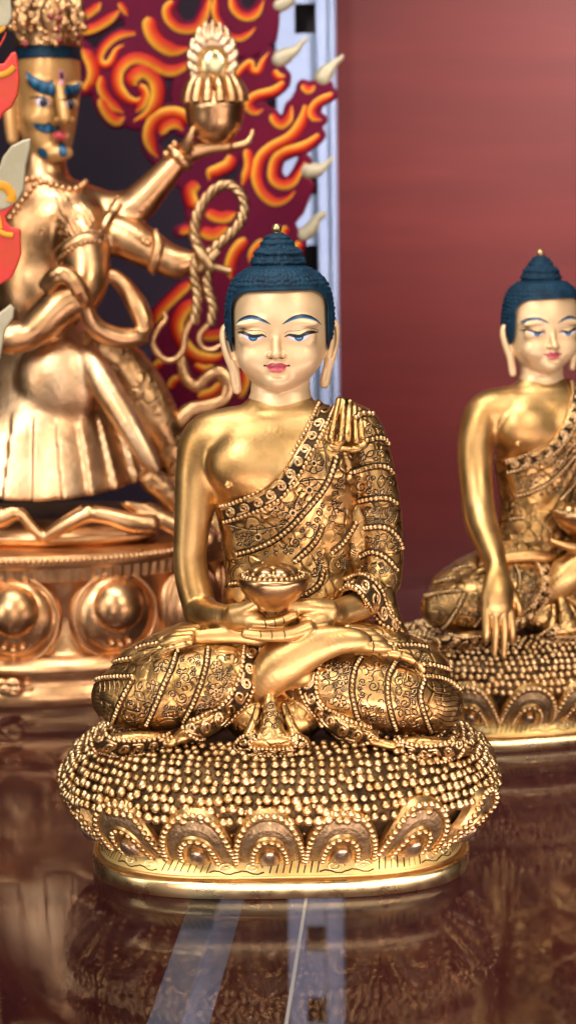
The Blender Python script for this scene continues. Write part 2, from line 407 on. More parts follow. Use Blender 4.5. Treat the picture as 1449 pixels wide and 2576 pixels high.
def glass_material():
    m = bpy.data.materials.new('shelf_glass'); m.use_nodes = True; t = m.node_tree; t.nodes.clear(); lk = t.links.new
    o = t.nodes.new('ShaderNodeOutputMaterial'); tr = t.nodes.new('ShaderNodeBsdfTransparent'); gl = t.nodes.new('ShaderNodeBsdfGlossy')
    tr.inputs[0].default_value = (0.90, 0.86, 0.86, 1); gl.inputs['Roughness'].default_value = 0.03; gl.inputs[0].default_value = (0.95, 0.95, 0.95, 1)
    tc = t.nodes.new('ShaderNodeTexCoord'); nz = t.nodes.new('ShaderNodeTexNoise'); nz.inputs['Scale'].default_value = 14; nz.inputs['Detail'].default_value = 6; nz.inputs['Distortion'].default_value = 1.2
    mr = t.nodes.new('ShaderNodeMapRange'); mr.inputs[1].default_value = 0.45; mr.inputs[2].default_value = 0.75; mr.inputs[3].default_value = 0.025; mr.inputs[4].default_value = 0.16
    lk(tc.outputs['Object'], nz.inputs['Vector']); lk(nz.outputs['Fac'], mr.inputs[0]); lk(mr.outputs[0], gl.inputs['Roughness'])
    lw = t.nodes.new('ShaderNodeLayerWeight'); lw.inputs[0].default_value = 0.5
    p = t.nodes.new('ShaderNodeMath'); p.operation = 'POWER'; p.inputs[1].default_value = 4.5
    q = t.nodes.new('ShaderNodeMath'); q.operation = 'MULTIPLY_ADD'; q.inputs[1].default_value = 0.26; q.inputs[2].default_value = 0.025
    mx = t.nodes.new('ShaderNodeMixShader')
    lk(lw.outputs['Facing'], p.inputs[0]); lk(p.outputs[0], q.inputs[0]); lk(q.outputs[0], mx.inputs[0]); lk(tr.outputs[0], mx.inputs[1]); lk(gl.outputs[0], mx.inputs[2]); 
    n2 = t.nodes.new('ShaderNodeTexNoise'); n2.inputs['Scale'].default_value = 900; n2.inputs['Detail'].default_value = 2; lk(tc.outputs['Object'], n2.inputs['Vector'])
    m2 = t.nodes.new('ShaderNodeMapRange'); m2.inputs[1].default_value = 0.66; m2.inputs[2].default_value = 0.74; m2.inputs[4].default_value = 0.05; lk(n2.outputs['Fac'], m2.inputs[0])
    m3 = t.nodes.new('ShaderNodeMapRange'); m3.inputs[1].default_value = 0.5; m3.inputs[2].default_value = 0.75; m3.inputs[4].default_value = 0.012; lk(nz.outputs['Fac'], m3.inputs[0])
    ad = t.nodes.new('ShaderNodeMath'); ad.operation = 'MAXIMUM'; lk(m2.outputs[0], ad.inputs[0]); lk(m3.outputs[0], ad.inputs[1])
    df = t.nodes.new('ShaderNodeBsdfDiffuse'); df.inputs[0].default_value = (0.5, 0.46, 0.44, 1); m4 = t.nodes.new('ShaderNodeMixShader')
    lk(ad.outputs[0], m4.inputs[0]); lk(mx.outputs[0], m4.inputs[1]); lk(df.outputs[0], m4.inputs[2]); lk(m4.outputs[0], o.inputs[0])
    return m
M['glass'] = glass_material()

# ------------------------------------------------------------------ the cabinet
YAW = R(-3.7)
CABM = Matrix.Rotation(YAW, 4, 'Z')
def cab_pt(x, y, z): return np.array(CABM @ Vector((x, y, z)))
WORLD = Frame((0, 0, 0)); WORLD.k = 1.0; WORLD.o = CAM.copy()
def boxes(name, items, mats, parent=None, rot=True, bevel=0.0):
    """items: (lo, hi, mat index) in cabinet axes"""
    s = Soup()
    for lo, hi, mi in items:
        x0, y0, z0 = lo; x1, y1, z1 = hi
        V = [(x0, y0, z0), (x1, y0, z0), (x1, y1, z0), (x0, y1, z0), (x0, y0, z1), (x1, y0, z1), (x1, y1, z1), (x0, y1, z1)]
        V = np.array([cab_pt(*v) for v in V]) if rot else np.array(V)
        s.add(V, [(0, 3, 2, 1), (4, 5, 6, 7), (0, 1, 5, 4), (1, 2, 6, 5), (2, 3, 7, 6), (3, 0, 4, 7)], None, mi)
    o = build(name, s, WORLD, mats, parent, smooth=False)
    if bevel:
        b = o.modifiers.new('bevel', 'BEVEL'); b.width = bevel; b.segments = 2
    return o
wall = boxes('wall_back', [((-0.7, 0.49, -0.5), (0.7, 0.51, 0.75), 0)], M['wall']); wall['kind'] = 'structure'
floor = boxes('lower_board', [((-0.7, -0.6, -0.32), (0.7, 0.489, -0.30), 0)], M['wall']); floor['kind'] = 'structure'
lp = boxes('brightened_wall_panel', [((-0.65, 0.483, -0.299), (0.65, 0.4895, -0.008), 0)], [mat('brightened_red', (0.075, 0.009, 0.0075), 0.0, 0.45, 0.1, 60, (0.045, 0.005, 0.0045), 14, spec=0.3)]); lp['label'] = 'added red panel below the glass shelf, coloured as if more brightly lit'; lp['category'] = 'panel'  # added over the same wall; brighter red stands in for light below the shelf
GT = 0.006
glass = boxes('glass_shelf', [((-0.6, -0.42, -GT), (0.6, 0.47, 0.0), 0)], M['glass'])
glass['label'] = 'clear reflective glass shelf under the gold statues'; glass['category'] = 'shelf'
# slotted upright on the wall
def upright(name, label, xw, w):
    y1 = 0.489; f = 0.006; y0 = y1 - 0.022; z0, z1 = -0.299, 0.6; it = []
    a, b = xw, xw + w
    s0, s1 = a + 0.32 * w, a + 0.68 * w            # slot column
    it.append(((a, y0, z0), (s0, y0 + 0.003, z1), 0)); it.append(((s1, y0, z0), (b, y0 + 0.003, z1), 0))
    z = z0
    pitch = 0.0395; k = 0
    zz = 0.2488 % pitch + z0 - z0 % pitch
    edges = []
    while zz < z1:
        edges.append(zz); zz += pitch
    prev = z0
    for q in edges:
        if q - 0.0145 > prev: it.append(((s0, y0 + 0.0002, prev), (s1, y0 + 0.0028, q - 0.0145), 0))
        prev = q
    it.append(((s0, y0 + 0.0002, prev), (s1, y0 + 0.0028, z1), 0))
    it.append(((a, y0 + 0.003, z0), (a + 0.002, y1, z1), 0)); it.append(((b - 0.002, y0 + 0.003, z0), (b, y1, z1), 0))
    it.append(((a + 0.002, y1 - 0.004, z0), (b - 0.002, y1 - 0.001, z1), 1))
    # raised flange on the right edge with two ribs
    it.append(((b - 0.0085, y0 - 0.004, z0), (b - 0.0005, y0 - 0.0001, z1), 0)); it.append(((b - 0.0020, y0 - 0.0062, z0), (b - 0.0007, y0 - 0.0041, z1), 0))
    o = boxes(name, it, [M['white'], M['slot']])
    o['label'] = label; o['category'] = 'shelf upright'; return o
pR = np.array(CABM.inverted() @ Vector(CAM + ray(845, 500) * ((0.465 - CAM[1]) / ray(845, 500)[1])))
upright('shelf_upright', 'white slotted metal shelf upright standing against the red wall', pR[0] - 0.0290, 0.0290)
# bracket arm under the glass
def bracket():
    A, B = at_z(478, 2262, -0.0065), at_z(545, 2275, -0.0065)
    C_, D = at_z(367, 2576, -0.0065), at_z(452, 2576, -0.0065)
    w = np.linalg.norm(B - A); d = (C_ - A); d[2] = 0; d /= np.linalg.norm(d); n = np.array([-d[1], d[0], 0])
    if n[0] < 0: n = -n
    A = A - d * 0.36; s = Soup(); L = 0.62; h = 0.024
    P = [A, A + n * w, A + n * w + d * L, A + d * L]
    V = [q for q in P] + [q - np.array([0, 0, h]) for q in P]
    s.add(V, [(0, 3, 2, 1), (4, 5, 6, 7), (0, 1, 5, 4), (1, 2, 6, 5), (2, 3, 7, 6), (3, 0, 4, 7)])
    o = build('shelf_bracket', s, WORLD, mat('grey_blue_steel', (0.07, 0.10, 0.15), 0.2, 0.45, 0.05, 300), None, smooth=False)
    b = o.modifiers.new('bevel', 'BEVEL'); b.width = 0.0008; b.segments = 2
    o['label'] = 'pale grey bracket arm running forward beneath the glass shelf'; o['category'] = 'shelf bracket'
bracket()
sj = Soup(); a_, b_ = at_z(770, 2262, 0.0002), at_z(720, 2576, 0.0002); d_ = b_ - a_; n_ = np.array([0.00045, 0, 0])
sj.add(np.array([a_ - d_ * 2.2 - n_, a_ - d_ * 2.2 + n_, a_ + d_ * 1.6 + n_, a_ + d_ * 1.6 - n_]), [(0, 1, 2, 3)])
build('polished_edge', sj, WORLD, mat('ground_glass_edge', (0.20, 0.20, 0.21), 0.0, 0.3), glass, smooth=False)

# ------------------------------------------------------------------ gold buddha: shared pieces, sculpted in the frame of the front statue
FB = Frame((-0.0012, 0.0, 0.0)); P3 = FB.p; PR = FB.pr
def rows(fr, L):
    """(y, xl, xr, front, back[, centre v]) -> table rows"""
    out = []
    for q in L:
        y, xl, xr, vf, vb = q[:5]; vc = q[5] if len(q) > 5 else 0
        a, b = fr.p(xl, y, vc), fr.p(xr, y, vc)
        out.append(((a[2] + b[2]) / 2, (a[0] + b[0]) / 2, (b[0] - a[0]) / 2, vf - vc, vb + vc, -vc))
    return out
def fld(fr, x0, y0, x1, y1, v0, v1, h):
    a = fr.p(x0, y1, 0); b = fr.p(x1, y0, 0); return Field((a[0], -v1, a[2]), (b[0], -v0, b[2]), h)

# --- head
def smoothrow(L, n=6):
    A = np.array([list(q[:5]) for q in L], float); return [tuple(r) for r in cr(A, n)]
HEADROWS = smoothrow([(690, 640, 760, 60, 70), (706, 610, 792, 84, 96), (735, 588, 818, 100, 112), (785, 584, 824, 109, 120), (820, 585, 825, 108, 122), (850, 588, 824, 103, 120), (885, 592, 819, 103, 112),
            (910, 598, 811, 103, 100), (932, 611, 796, 101, 85), (950, 627, 780, 97, 70), (964, 646, 760, 90, 55), (974, 665, 741, 78, 42), (981, 685, 719, 58, 30), (984, 697, 707, 45, 20)])
def head_field(h, neck=True):
    f = fld(FB, 535, 610, 870, 1075, -170, 160, h)
    f.table(rows(FB, HEADROWS), 0)
    # brow ridges, cheeks, chin, nose, lips, lids
    f.ell(P3(636, 812, 88), (44, 16, 11), 16, rot=0.10); f.ell(P3(757, 810, 88), (44, 16, 11), 16, rot=-0.10)
    f.ell(P3(635, 850, 84), (37, 20, 16), 16, rot=0.12); f.ell(P3(754, 850, 83), (39, 20, 16), 16, rot=-0.10)
    f.ell(P3(633, 840, 88), (34, 16.5, 9), 9, rot=0.14); f.ell(P3(757, 840, 87), (36, 16.5, 9), 9, rot=-0.12)
    f.ell(P3(640, 900, 70), (38, 32, 34), 30); f.ell(P3(758, 900, 70), (38, 32, 34), 30)
    f.ell(P3(697, 955, 74), (30, 29, 20), 22)
    f.chain([PR(694, 822, 92, 9), PR(694, 850, 101, 9), PR(694, 875, 112, 10), PR(694.5, 892, 121, 11)], 9)
    f.ell(P3(694.5, 893, 119), (12, 12, 9), 6)
    f.ell(P3(679, 894, 107), (8.5, 11, 7.5), 5); f.ell(P3(711, 894, 107), (8.5, 11, 7.5), 5)
    f.ell(P3(696, 912, 100), (14, 10, 12), 12)
    f.ell(P3(688, 920, 103), (14, 10, 5.5), 5, rot=0.2); f.ell(P3(705, 920, 103), (14, 10, 5.5), 5, rot=-0.2)
    f.ell(P3(697, 931, 103), (20, 11, 6.5), 4)
    f.ell(P3(696, 945, 105), (17, 6, 4.5), 9, mode='sub')
    f.ell(P3(687.5, 902, 119), (4.0, 9, 2.6), 2, mode='sub'); f.ell(P3(702.5, 902, 119), (4.0, 9, 2.6), 2, mode='sub')
    # ears
    f.chain([PR(592, 838, -8, 10), PR(573, 826, -6, 15), PR(567, 850, -4, 15), PR(577, 890, 0, 16), PR(589, 930, 2, 14), PR(596, 975, 4, 13), PR(597, 981, 4, 11)], 5, sc=(1, 1.25, 1))
    f.chain([PR(822, 835, -8, 10), PR(838, 816, -8, 14), PR(840, 850, -6, 14), PR(832, 895, -3, 14), PR(823, 930, 0, 12), PR(817, 962, 2, 12.5), PR(817, 966, 2, 11)], 5, sc=(1, 1.25, 1))
    f.chain([PR(572, 834, 7, 7), PR(578, 866, 9, 9), PR(587, 900, 13, 7)], 2, mode='sub'); f.chain([PR(593, 934, 15, 3), PR(597, 968, 16, 4)], 2, mode='sub')
    f.chain([PR(839, 826, 4, 6), PR(838, 862, 5, 8), PR(831, 895, 8, 6)], 2, mode='sub'); f.chain([PR(822, 928, 11, 3), PR(817, 955, 13, 4)], 2, mode='sub')
    # neck, a painted shell that ends at the collar line
    g = Field(f.lo, f.lo + f.h * (np.array(f.D.shape) - 1), h)
    g.table(rows(FB, NECKROWS), 0)
    X, Y, Z = g.all(); cu = P3(703, 1045, 60); e1, e2 = P3(598, 1008, 0), P3(806, 998, 0)
    t = (X - cu[0]) / 104.0; line = cu[2] + np.clip(t * t, 0, 1.6) * (0.5 * (e1[2] + e2[2]) - cu[2]) + 3 * t
    g.D = np.maximum(g.D - 2.2, line - Z).astype(np.float32)
    zt = P3(700, 930, 0)[2]; g.D = np.maximum(g.D, Z - zt).astype(np.float32)
    f.D = smin(f.D, g.D, 8)
    return f
NECKROWS = [(900, 640, 772, 40, 70), (985, 634, 777, 46, 72), (1005, 627, 783, 52, 74), (1016, 618, 790, 58, 74), (1028, 602, 804, 66, 74), (1040, 590, 820, 66, 70), (1060, 600, 806, 62, 66)]
fh = head_field(2.2)
HEAD = fh.mesh()

# --- hair
def curls(X, Y, Z, c, row=12.8, cw=12.6):
    th = np.arctan2(Y - c[1], X - c[0]); r = np.sqrt((X - c[0]) ** 2 + (Y - c[1]) ** 2)
    Z = Z + 2.2 * np.sin(X * 0.11 + 1) * np.cos(Y * 0.09); q = Z / row; i = np.floor(q); a = q - i
    s = th * 112.0 / cw + 0.5 * (i % 2) + 0.25 * np.sin(th * 9 + i * 2.1); b = s - np.floor(s)
    return np.sqrt(np.clip(1 - ((a - .5) / .55) ** 2 - ((b - .5) / .60) ** 2, 0, 1))
def hair_field(h):
    f = fld(FB, 545, 565, 865, 930, -175, 150, h)
    L = [(662, 668, 732, 40, 44), (669, 634, 766, 68, 74), (676, 616, 784, 84, 92), (692, 596, 806, 98, 108), (712, 582, 822, 108, 118), (740, 573, 832, 116, 126), (775, 568, 838, 118, 132), (810, 568, 839, 115, 134),
         (850, 573, 835, 110, 130), (885, 582, 826, 108, 118), (915, 600, 808, 100, 100)]
    f.table(rows(FB, L), 0)
    X, Y, Z = f.all(); c = P3(703, 800, 0)
    # face opening: rounded box in the front view
    b0, b1 = P3(586, 1000, 60), P3(823, 735, 60)
    q = P3(703, 735, 90)
    cx, hw = (b0[0] + b1[0]) / 2, (b1[0] - b0[0]) / 2; top = q[2] + 4 - ((X - cx) / hw) ** 2 * 4 + (X - cx) * 0.02
    rr = 42.0; dx = np.abs(X - cx) - (hw - rr); dz = (Z - top) + rr
    d2 = np.sqrt(np.maximum(dx, 0) ** 2 + np.maximum(dz, 0) ** 2) + np.minimum(np.maximum(dx, dz), 0) - rr
    front = Y + 6 * 0 - 18.0
    cut = np.maximum(d2, front)
    mask = np.clip((cut - 9) / 9, 0, 1)
    for cx_, y_, a, hh in ((700, 655, 67, 20), (700, 634, 59, 18), (698, 612, 40, 18), (697, 600, 30, 16)):
        f.ell(P3(cx_, y_ + 4, -8), (a, a * 1.0, hh), 4)
    f.ell(P3(698, 635, -8), (40, 40, 40), 3)
    bb = curls(X, Y, Z, c)
    f.D = f.D - ((4.0 + 1.6 * np.sin(X * .33) * np.sin(Z * .29 + Y * .31)) * mask * bb).astype(np.float32)
    f.D = smax(f.D, -cut, 4.0)
    zb = P3(703, 868, 0)[2]; zb2 = P3(703, 905, 0)[2]
    f.D = smax(f.D, (zb2 + np.clip((40 - Y) / 80.0, 0, 1) * (zb - zb2)) - Z, 4.0).astype(np.float32)
    return f
HAIR = hair_field(2.0).mesh()

# --- face painting: thin patches wrapped on the head
CH = Caster(FB, bvh_of(HEAD))
def patch(soup, top, bot, colf, n=28, m=6, lift=0.5, cast=None):
    """fill between two 2-D polylines; colf(s, t) -> colour"""
    cast = cast or CH
    T = resample(cr(top, 8), n=n); B = resample(cr(bot, 8), n=n); V = []; Cc = []; ok = True
    for i in range(n):
        for j in range(m):
            t = j / (m - 1); q = T[i] * (1 - t) + B[i] * t; h, nn = cast.hit(q[0], q[1])
            if h is None: V.append((0, 0, 0)); ok = False
            else: V.append(np.array(h) + lift * np.array(nn))
            Cc.append(colf(i / (n - 1), t))
    Fq = [(i * m + j, i * m + j + 1, (i + 1) * m + j + 1, (i + 1) * m + j) for i in range(n - 1) for j in range(m - 1)]
    if ok: soup.add(np.array(V), Fq, np.array(Cc))
def lerp(a, b, t): return tuple(np.array(a) * (1 - t) + np.array(b) * t)
NAVY, SKYB = (0.006, 0.010, 0.022), (0.015, 0.13, 0.30)
def brow(top, bot, cast=None, lift=0.6):
    s = Soup(); patch(s, top, bot, lambda a, t: lerp(NAVY, SKYB, np.clip((t - .45) * 2.2, 0, 1)), 30, 7, lift, cast); return s
BROWS = [brow([(592, 817.5), (603, 803), (618, 795), (632, 792.5), (650, 796), (668, 805.5), (681, 815.5)], [(592, 818.5), (603, 809), (618, 804.5), (632, 803), (650, 806), (668, 812), (681, 816.5)]),
         brow([(710, 815.5), (724, 803), (742, 793.5), (761, 790), (780, 794), (796, 803.5), (808.5, 816)], [(710, 816.5), (724, 810.5), (742, 803.5), (761, 801), (780, 803), (796, 809), (808.5, 817)])]
def eye(side):
    W_ = (0.62, 0.62, 0.70); PK = (0.62, 0.30, 0.34); s = Soup()
    if side < 0:
        up = [(604, 838), (616, 838.5), (630, 844), (645, 845), (658, 842.5), (668, 845.5)]; lo = [(604, 838.6), (612, 847), (624, 855), (638, 858.5), (653, 854), (668, 846.5)]; ic = 637.0
        lash_t = [(597, 835), (608, 833), (622, 837), (636, 841.5), (650, 841), (661, 840), (671, 847)]; lash_b = [(598.5, 835.6), (608, 840), (622, 844.5), (636, 849), (650, 848.5), (660, 845), (669.5, 848.5)]
        crease = [(594, 831.5), (606, 827), (620, 830), (636, 833), (652, 832.5), (664, 835), (671, 841)]
    else:
        up = [(719, 845.5), (730, 842), (744, 844.5), (758, 843.5), (772, 838.5), (786, 838)]; lo = [(719, 846.5), (733, 854), (748, 858.5), (764, 855.5), (778, 847), (786, 838.6)]; ic = 752.0
        lash_t = [(715, 846.5), (727, 839.5), (740, 840.5), (754, 841.5), (770, 834.5), (784, 832.5), (802, 835)]; lash_b = [(716.5, 848), (727, 845), (740, 848.5), (754, 849), (770, 843.5), (784, 840), (800, 835.6)]
        crease = [(716, 840), (724, 834), (738, 833.5), (754, 832), (770, 826), (786, 826.5), (802, 832)]
    def cw(a, t):
        e_ = abs(a - .5) * 2; return lerp(W_, PK, np.clip((e_ - .55) * 2.0, 0, .8))
    patch(s, up, lo, cw, 26, 6, 0.5)
    white = s; s = Soup()
    # iris, clipped by the lower lid
    V = []; Cc = []
    n = 24; h, nn = CH.hit(ic, 848.5); 
    U_ = cr(up, 8); L2 = cr(lo, 8)
    for i in range(n):
        x = ic - 12 + 24 * i / (n - 1); yt = np.interp(x, U_[:, 0], U_[:, 1]); yb = min(np.interp(x, L2[:, 0], L2[:, 1]), 846 + math.sqrt(max(0, 144 - (x - ic) ** 2)))
        yb = max(yb, yt)
        for j in range(7):
            y = yt + (yb - yt) * j / 6; h, nn = CH.hit(x, y); V.append(np.array(h) + 0.9 * np.array(nn))
            r = math.hypot(x - ic, y - 846) / 12; Cc.append((0.004, 0.012, 0.03) if r < .36 else ((0.14, 0.38, 0.62) if 0.40 < r < .60 and y > 850 else ((0.012, 0.10, 0.27) if r < .86 else (0.006, 0.03, 0.09))))
    s.add(np.array(V), [(i * 7 + j, i * 7 + j + 1, (i + 1) * 7 + j + 1, (i + 1) * 7 + j) for i in range(n - 1) for j in range(6)], np.array(Cc))
    iris = s; s = Soup(); patch(s, lash_t, lash_b, lambda a, t: (0.006, 0.005, 0.006), 36, 4, 1.3)
    lash = s; s = Soup(); crease = [(x, y - 1.5) for x, y in crease]; c2 = [(x, y + 1.3) for x, y in crease]; patch(s, crease, c2, lambda a, t: (0.10, 0.055, 0.03), 36, 2, 0.5)
    return white, iris, lash, s
EYES = [eye(-1), eye(1)]
def lips():
    s = Soup(); A, B = (0.42, 0.045, 0.075), (0.62, 0.10, 0.13)
    patch(s, [(668, 919), (678, 915.5), (688, 912.5), (696, 915), (704, 912.5), (714, 915.5), (725, 919)], [(668, 921), (680, 923), (690, 924.5), (696.5, 925.2), (703, 924.5), (713, 923), (725, 921)], lambda a, t: lerp(A, (0.30, 0.02, 0.045), t * .8), 30, 6, 0.5)
    patch(s, [(670, 921), (682, 923.6), (690, 925), (697, 926), (703, 925), (712, 923.6), (723, 921)], [(671, 922.5), (678, 929), (686, 935), (697, 937), (707, 935), (715, 929), (722, 922.5)], lambda a, t: lerp(A, B, min(1, t * 1.6)), 30, 6, 0.55)
    for x in (666.5, 726.5):
        patch(s, [(x - 3.5, 918), (x, 917.5), (x + 3.5, 918)], [(x - 3.5, 921.5), (x, 922), (x + 3.5, 921.5)], lambda a, t: (0.015, 0.008, 0.008), 6, 3, 0.7)
    return s
LIPS = lips()
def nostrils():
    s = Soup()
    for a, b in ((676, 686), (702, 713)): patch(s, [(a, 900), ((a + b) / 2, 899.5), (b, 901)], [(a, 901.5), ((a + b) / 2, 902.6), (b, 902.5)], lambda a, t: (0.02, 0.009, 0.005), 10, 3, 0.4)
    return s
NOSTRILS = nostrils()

# --- torso and arms
TORSO = smoothrow([(1000, 634, 776, 44, 70), (1020, 606, 804, 58, 76), (1036, 568, 842, 70, 80), (1052, 532, 880, 82, 84), (1080, 518, 894, 97, 92), (1120, 524, 892, 108, 96), (1170, 528, 892, 116, 96), (1220, 540, 890, 112, 94), (1270, 555, 884, 100, 92),
         (1330, 568, 878, 88, 90), (1390, 578, 873, 84, 92), (1450, 580, 878, 92, 98), (1510, 572, 888, 105, 108), (1580, 550, 905, 112, 118), (1640, 530, 930, 115, 120)])
def torso_core(f):
    f.table(rows(FB, NECKROWS[1:]), 0)
    f.table(rows(FB, TORSO), 14)
    f.ell(P3(612, 1165, 62), (80, 56, 68), 48); f.ell(P3(800, 1165, 60), (80, 56, 66), 40)
RARM_A = [(575, 1076, 4, 50), (535, 1092, 2, 58), (508, 1114, 0, 56), (492, 1180, 2, 51), (489, 1260, 4, 50), (482, 1340, 6, 45), (478, 1400, 8, 42), (485, 1460, 12, 44), (500, 1518, 24, 43), (505, 1536, 36, 42)]
RARM_B = [(505, 1536, 36, 42), (530, 1548, 90, 38), (560, 1553, 135, 34), (590, 1554, 165, 30), (605, 1556, 180, 29)]
LHAND_W = [(925, 1516, 70, 37), (890, 1528, 105, 36), (855, 1540, 140, 34), (830, 1544, 165, 31)]
def finger(f, pts, k=3): f.chain([PR(q[0], q[1], q[2], q[3] * 1.12) for q in pts], k, n=4)
def arms_seated(f):
    f.chain([PR(*q) for q in RARM_A], 30); f.chain([PR(*q) for q in RARM_B], 8)
    # right hand: palm, thumb, four fingers that pass under the bowl
    f.chain([PR(592, 1554, 172, 31), PR(622, 1556, 195, 29), PR(655, 1562, 208, 22)], 10, sc=(1, 1, 1))
    finger(f, [(590, 1538, 188, 19), (618, 1532, 205, 17), (642, 1521, 214, 15), (660, 1510, 218, 12)], 8)
    finger(f, [(630, 1566, 212, 16), (672, 1569, 226, 14), (708, 1562, 232, 12.5), (738, 1547, 232, 10.5)])
    finger(f, [(640, 1566, 208, 13), (678, 1569, 218, 12), (712, 1563, 224, 11), (742, 1547, 224, 9)])
    finger(f, [(640, 1561, 190, 13), (678, 1564, 198, 12), (715, 1558, 202, 11), (742, 1545, 202, 9)])
    finger(f, [(640, 1558, 172, 12), (678, 1560, 178, 11), (708, 1555, 180, 10), (730, 1546, 180, 8)])
    # left hand: forearm, palm, thumb and fingers below the right hand
    f.chain([PR(*q) for q in LHAND_W], 10)
    f.chain([PR(835, 1548, 165, 33), PR(805, 1556, 195, 31), PR(772, 1568, 213, 25)], 10)
    finger(f, [(828, 1531, 190, 22), (790, 1526, 208, 19), (750, 1524, 216, 16), (722, 1522, 218, 13.5), (702, 1521, 217, 12)], 8)
    finger(f, [(775, 1580, 240, 17), (735, 1595, 262, 14.5), (690, 1600, 272, 13), (650, 1599, 273, 12), (618, 1595, 270, 10.5)])
    finger(f, [(775, 1576, 222, 14), (735, 1588, 234, 13), (690, 1592, 240, 12), (655, 1590, 240, 11), (630, 1588, 238, 9)])
    finger(f, [(775, 1572, 204, 14), (735, 1583, 214, 13), (695, 1586, 218, 12), (665, 1585, 218, 10)])
    finger(f, [(775, 1568, 188, 13), (735, 1578, 196, 12), (700, 1580, 200, 10)])
def feet(f):
    # shin lying on top, running up to the foot on the right thigh, toes outwards
    f.chain([PR(652, 1742, 180, 40), PR(670, 1712, 216, 50), PR(704, 1680, 236, 55), PR(750, 1648, 240, 52), PR(800, 1624, 240, 44), PR(850, 1612, 234, 36), PR(885, 1611, 228, 32), PR(905, 1614, 222, 28)], 10, sc=(1, 1.55, 1))
    f.chain([PR(694, 1654, 212, 42), PR(760, 1628, 218, 40), PR(820, 1612, 216, 32)], 24, sc=(1, 1.5, 1))
    for i, (x, y, v) in enumerate([(960, 1628, 218), (950, 1612, 206), (940, 1600, 196), (930, 1590, 186), (918, 1583, 176)]):
        r = 15 - 1.6 * i; finger(f, [(x - 46, y - 4, v, r), (x - 22, y - 2, v + 2, r * .95), (x, y, v, r * .95), (x + 18 - 2 * i, y + 3, v - 4, r * .62)])
    # the other shin and foot
    f.chain([PR(728, 1708, 226, 26), PR(760, 1700, 222, 30)], 8)
    f.chain([PR(680, 1612, 170, 22), PR(600, 1600, 176, 21), PR(540, 1600, 174, 20), PR(485, 1604, 172, 17)], 10, sc=(1, 1.6, 1))
    for i, (x, y, v) in enumerate([(440, 1612, 188), (446, 1600, 176), (454, 1590, 166), (462, 1582, 156)]):
        r = 13.5 - 1.4 * i; finger(f, [(x + 36, y - 2, v, r), (x + 14, y, v + 2, r * .95), (x - 8, y + 3, v, r * .95), (x - 30 + 3 * i, y + 8, v - 6, r * .6)])
def body_field(h, pose):
    f = fld(FB, 300, 960, 1075, 1980 if pose == 'touch' else 1790, -150, 400 if pose == 'touch' else 300, h)
    torso_core(f)
    if pose == 'bowl': arms_seated(f)
    else: arms_touch(f)
    feet(f)
    f.ell(P3(573, 1221, 104), (10.5, 9, 10.5), 2)
    # casting seam on the bare upper arm
    return f
def arms_touch(f):
    # right arm hangs over the knee with the palm turned in, fingers pointing down
    f.chain([PR(*q) for q in [(570, 1076, 4, 50), (522, 1094, 2, 62), (488, 1122, 0, 62), (466, 1190, 8, 60), (458, 1270, 20, 58), (452, 1350, 45, 55), (446, 1420, 74, 53)]], 30)
    f.chain([PR(*q) for q in [(446, 1420, 74, 53), (438, 1490, 125, 54), (430, 1560, 200, 46), (422, 1620, 262, 37), (416, 1646, 284, 35)]], 8)
    f.chain([PR(416, 1646, 284, 36), PR(406, 1692, 310, 50), PR(400, 1734, 324, 57), PR(398, 1766, 332, 54)], 8, sc=(1, 1.9, 1))
    for x0, x1, y1, dv in ((355, 347, 1876, 48), (384, 380, 1926, 52), (413, 414, 1934, 52), (440, 446, 1892, 48)):
        finger(f, [(x0, 1772, 284 + dv, 15), (x0 * .6 + x1 * .4, 1822, 296 + dv, 13.5), (x0 * .2 + x1 * .8, 1864, 300 + dv, 11.5), (x1, y1, 298 + dv, 8)])
    finger(f, [(436, 1700, 310, 20), (462, 1738, 326, 15), (474, 1776, 334, 12), (476, 1800, 334, 9)], 6)
    # left hand flat under the bowl
    f.chain([PR(*q) for q in [(935, 1510, 70, 37), (895, 1540, 120, 34), (860, 1560, 160, 31)]], 10)
    f.chain([PR(855, 1562, 170, 31), PR(810, 1574, 205, 28), PR(770, 1580, 222, 23)], 10)
    finger(f, [(845, 1545, 190, 20), (825, 1540, 226, 16), (800, 1534, 244, 13), (785, 1524, 246, 10)], 6)
    for i in range(4): finger(f, [(780, 1584 - 2 * i, 238 - 16 * i, 14), (730, 1583 - 2 * i, 252 - 17 * i, 13), (682, 1572 - 2 * i, 254 - 17 * i, 11), (636 + 8 * i, 1554, 248 - 17 * i, 8)])
BODY = {}
for pose in ('bowl', 'touch'):
    BODY[pose] = body_field(3.0, pose).mesh()

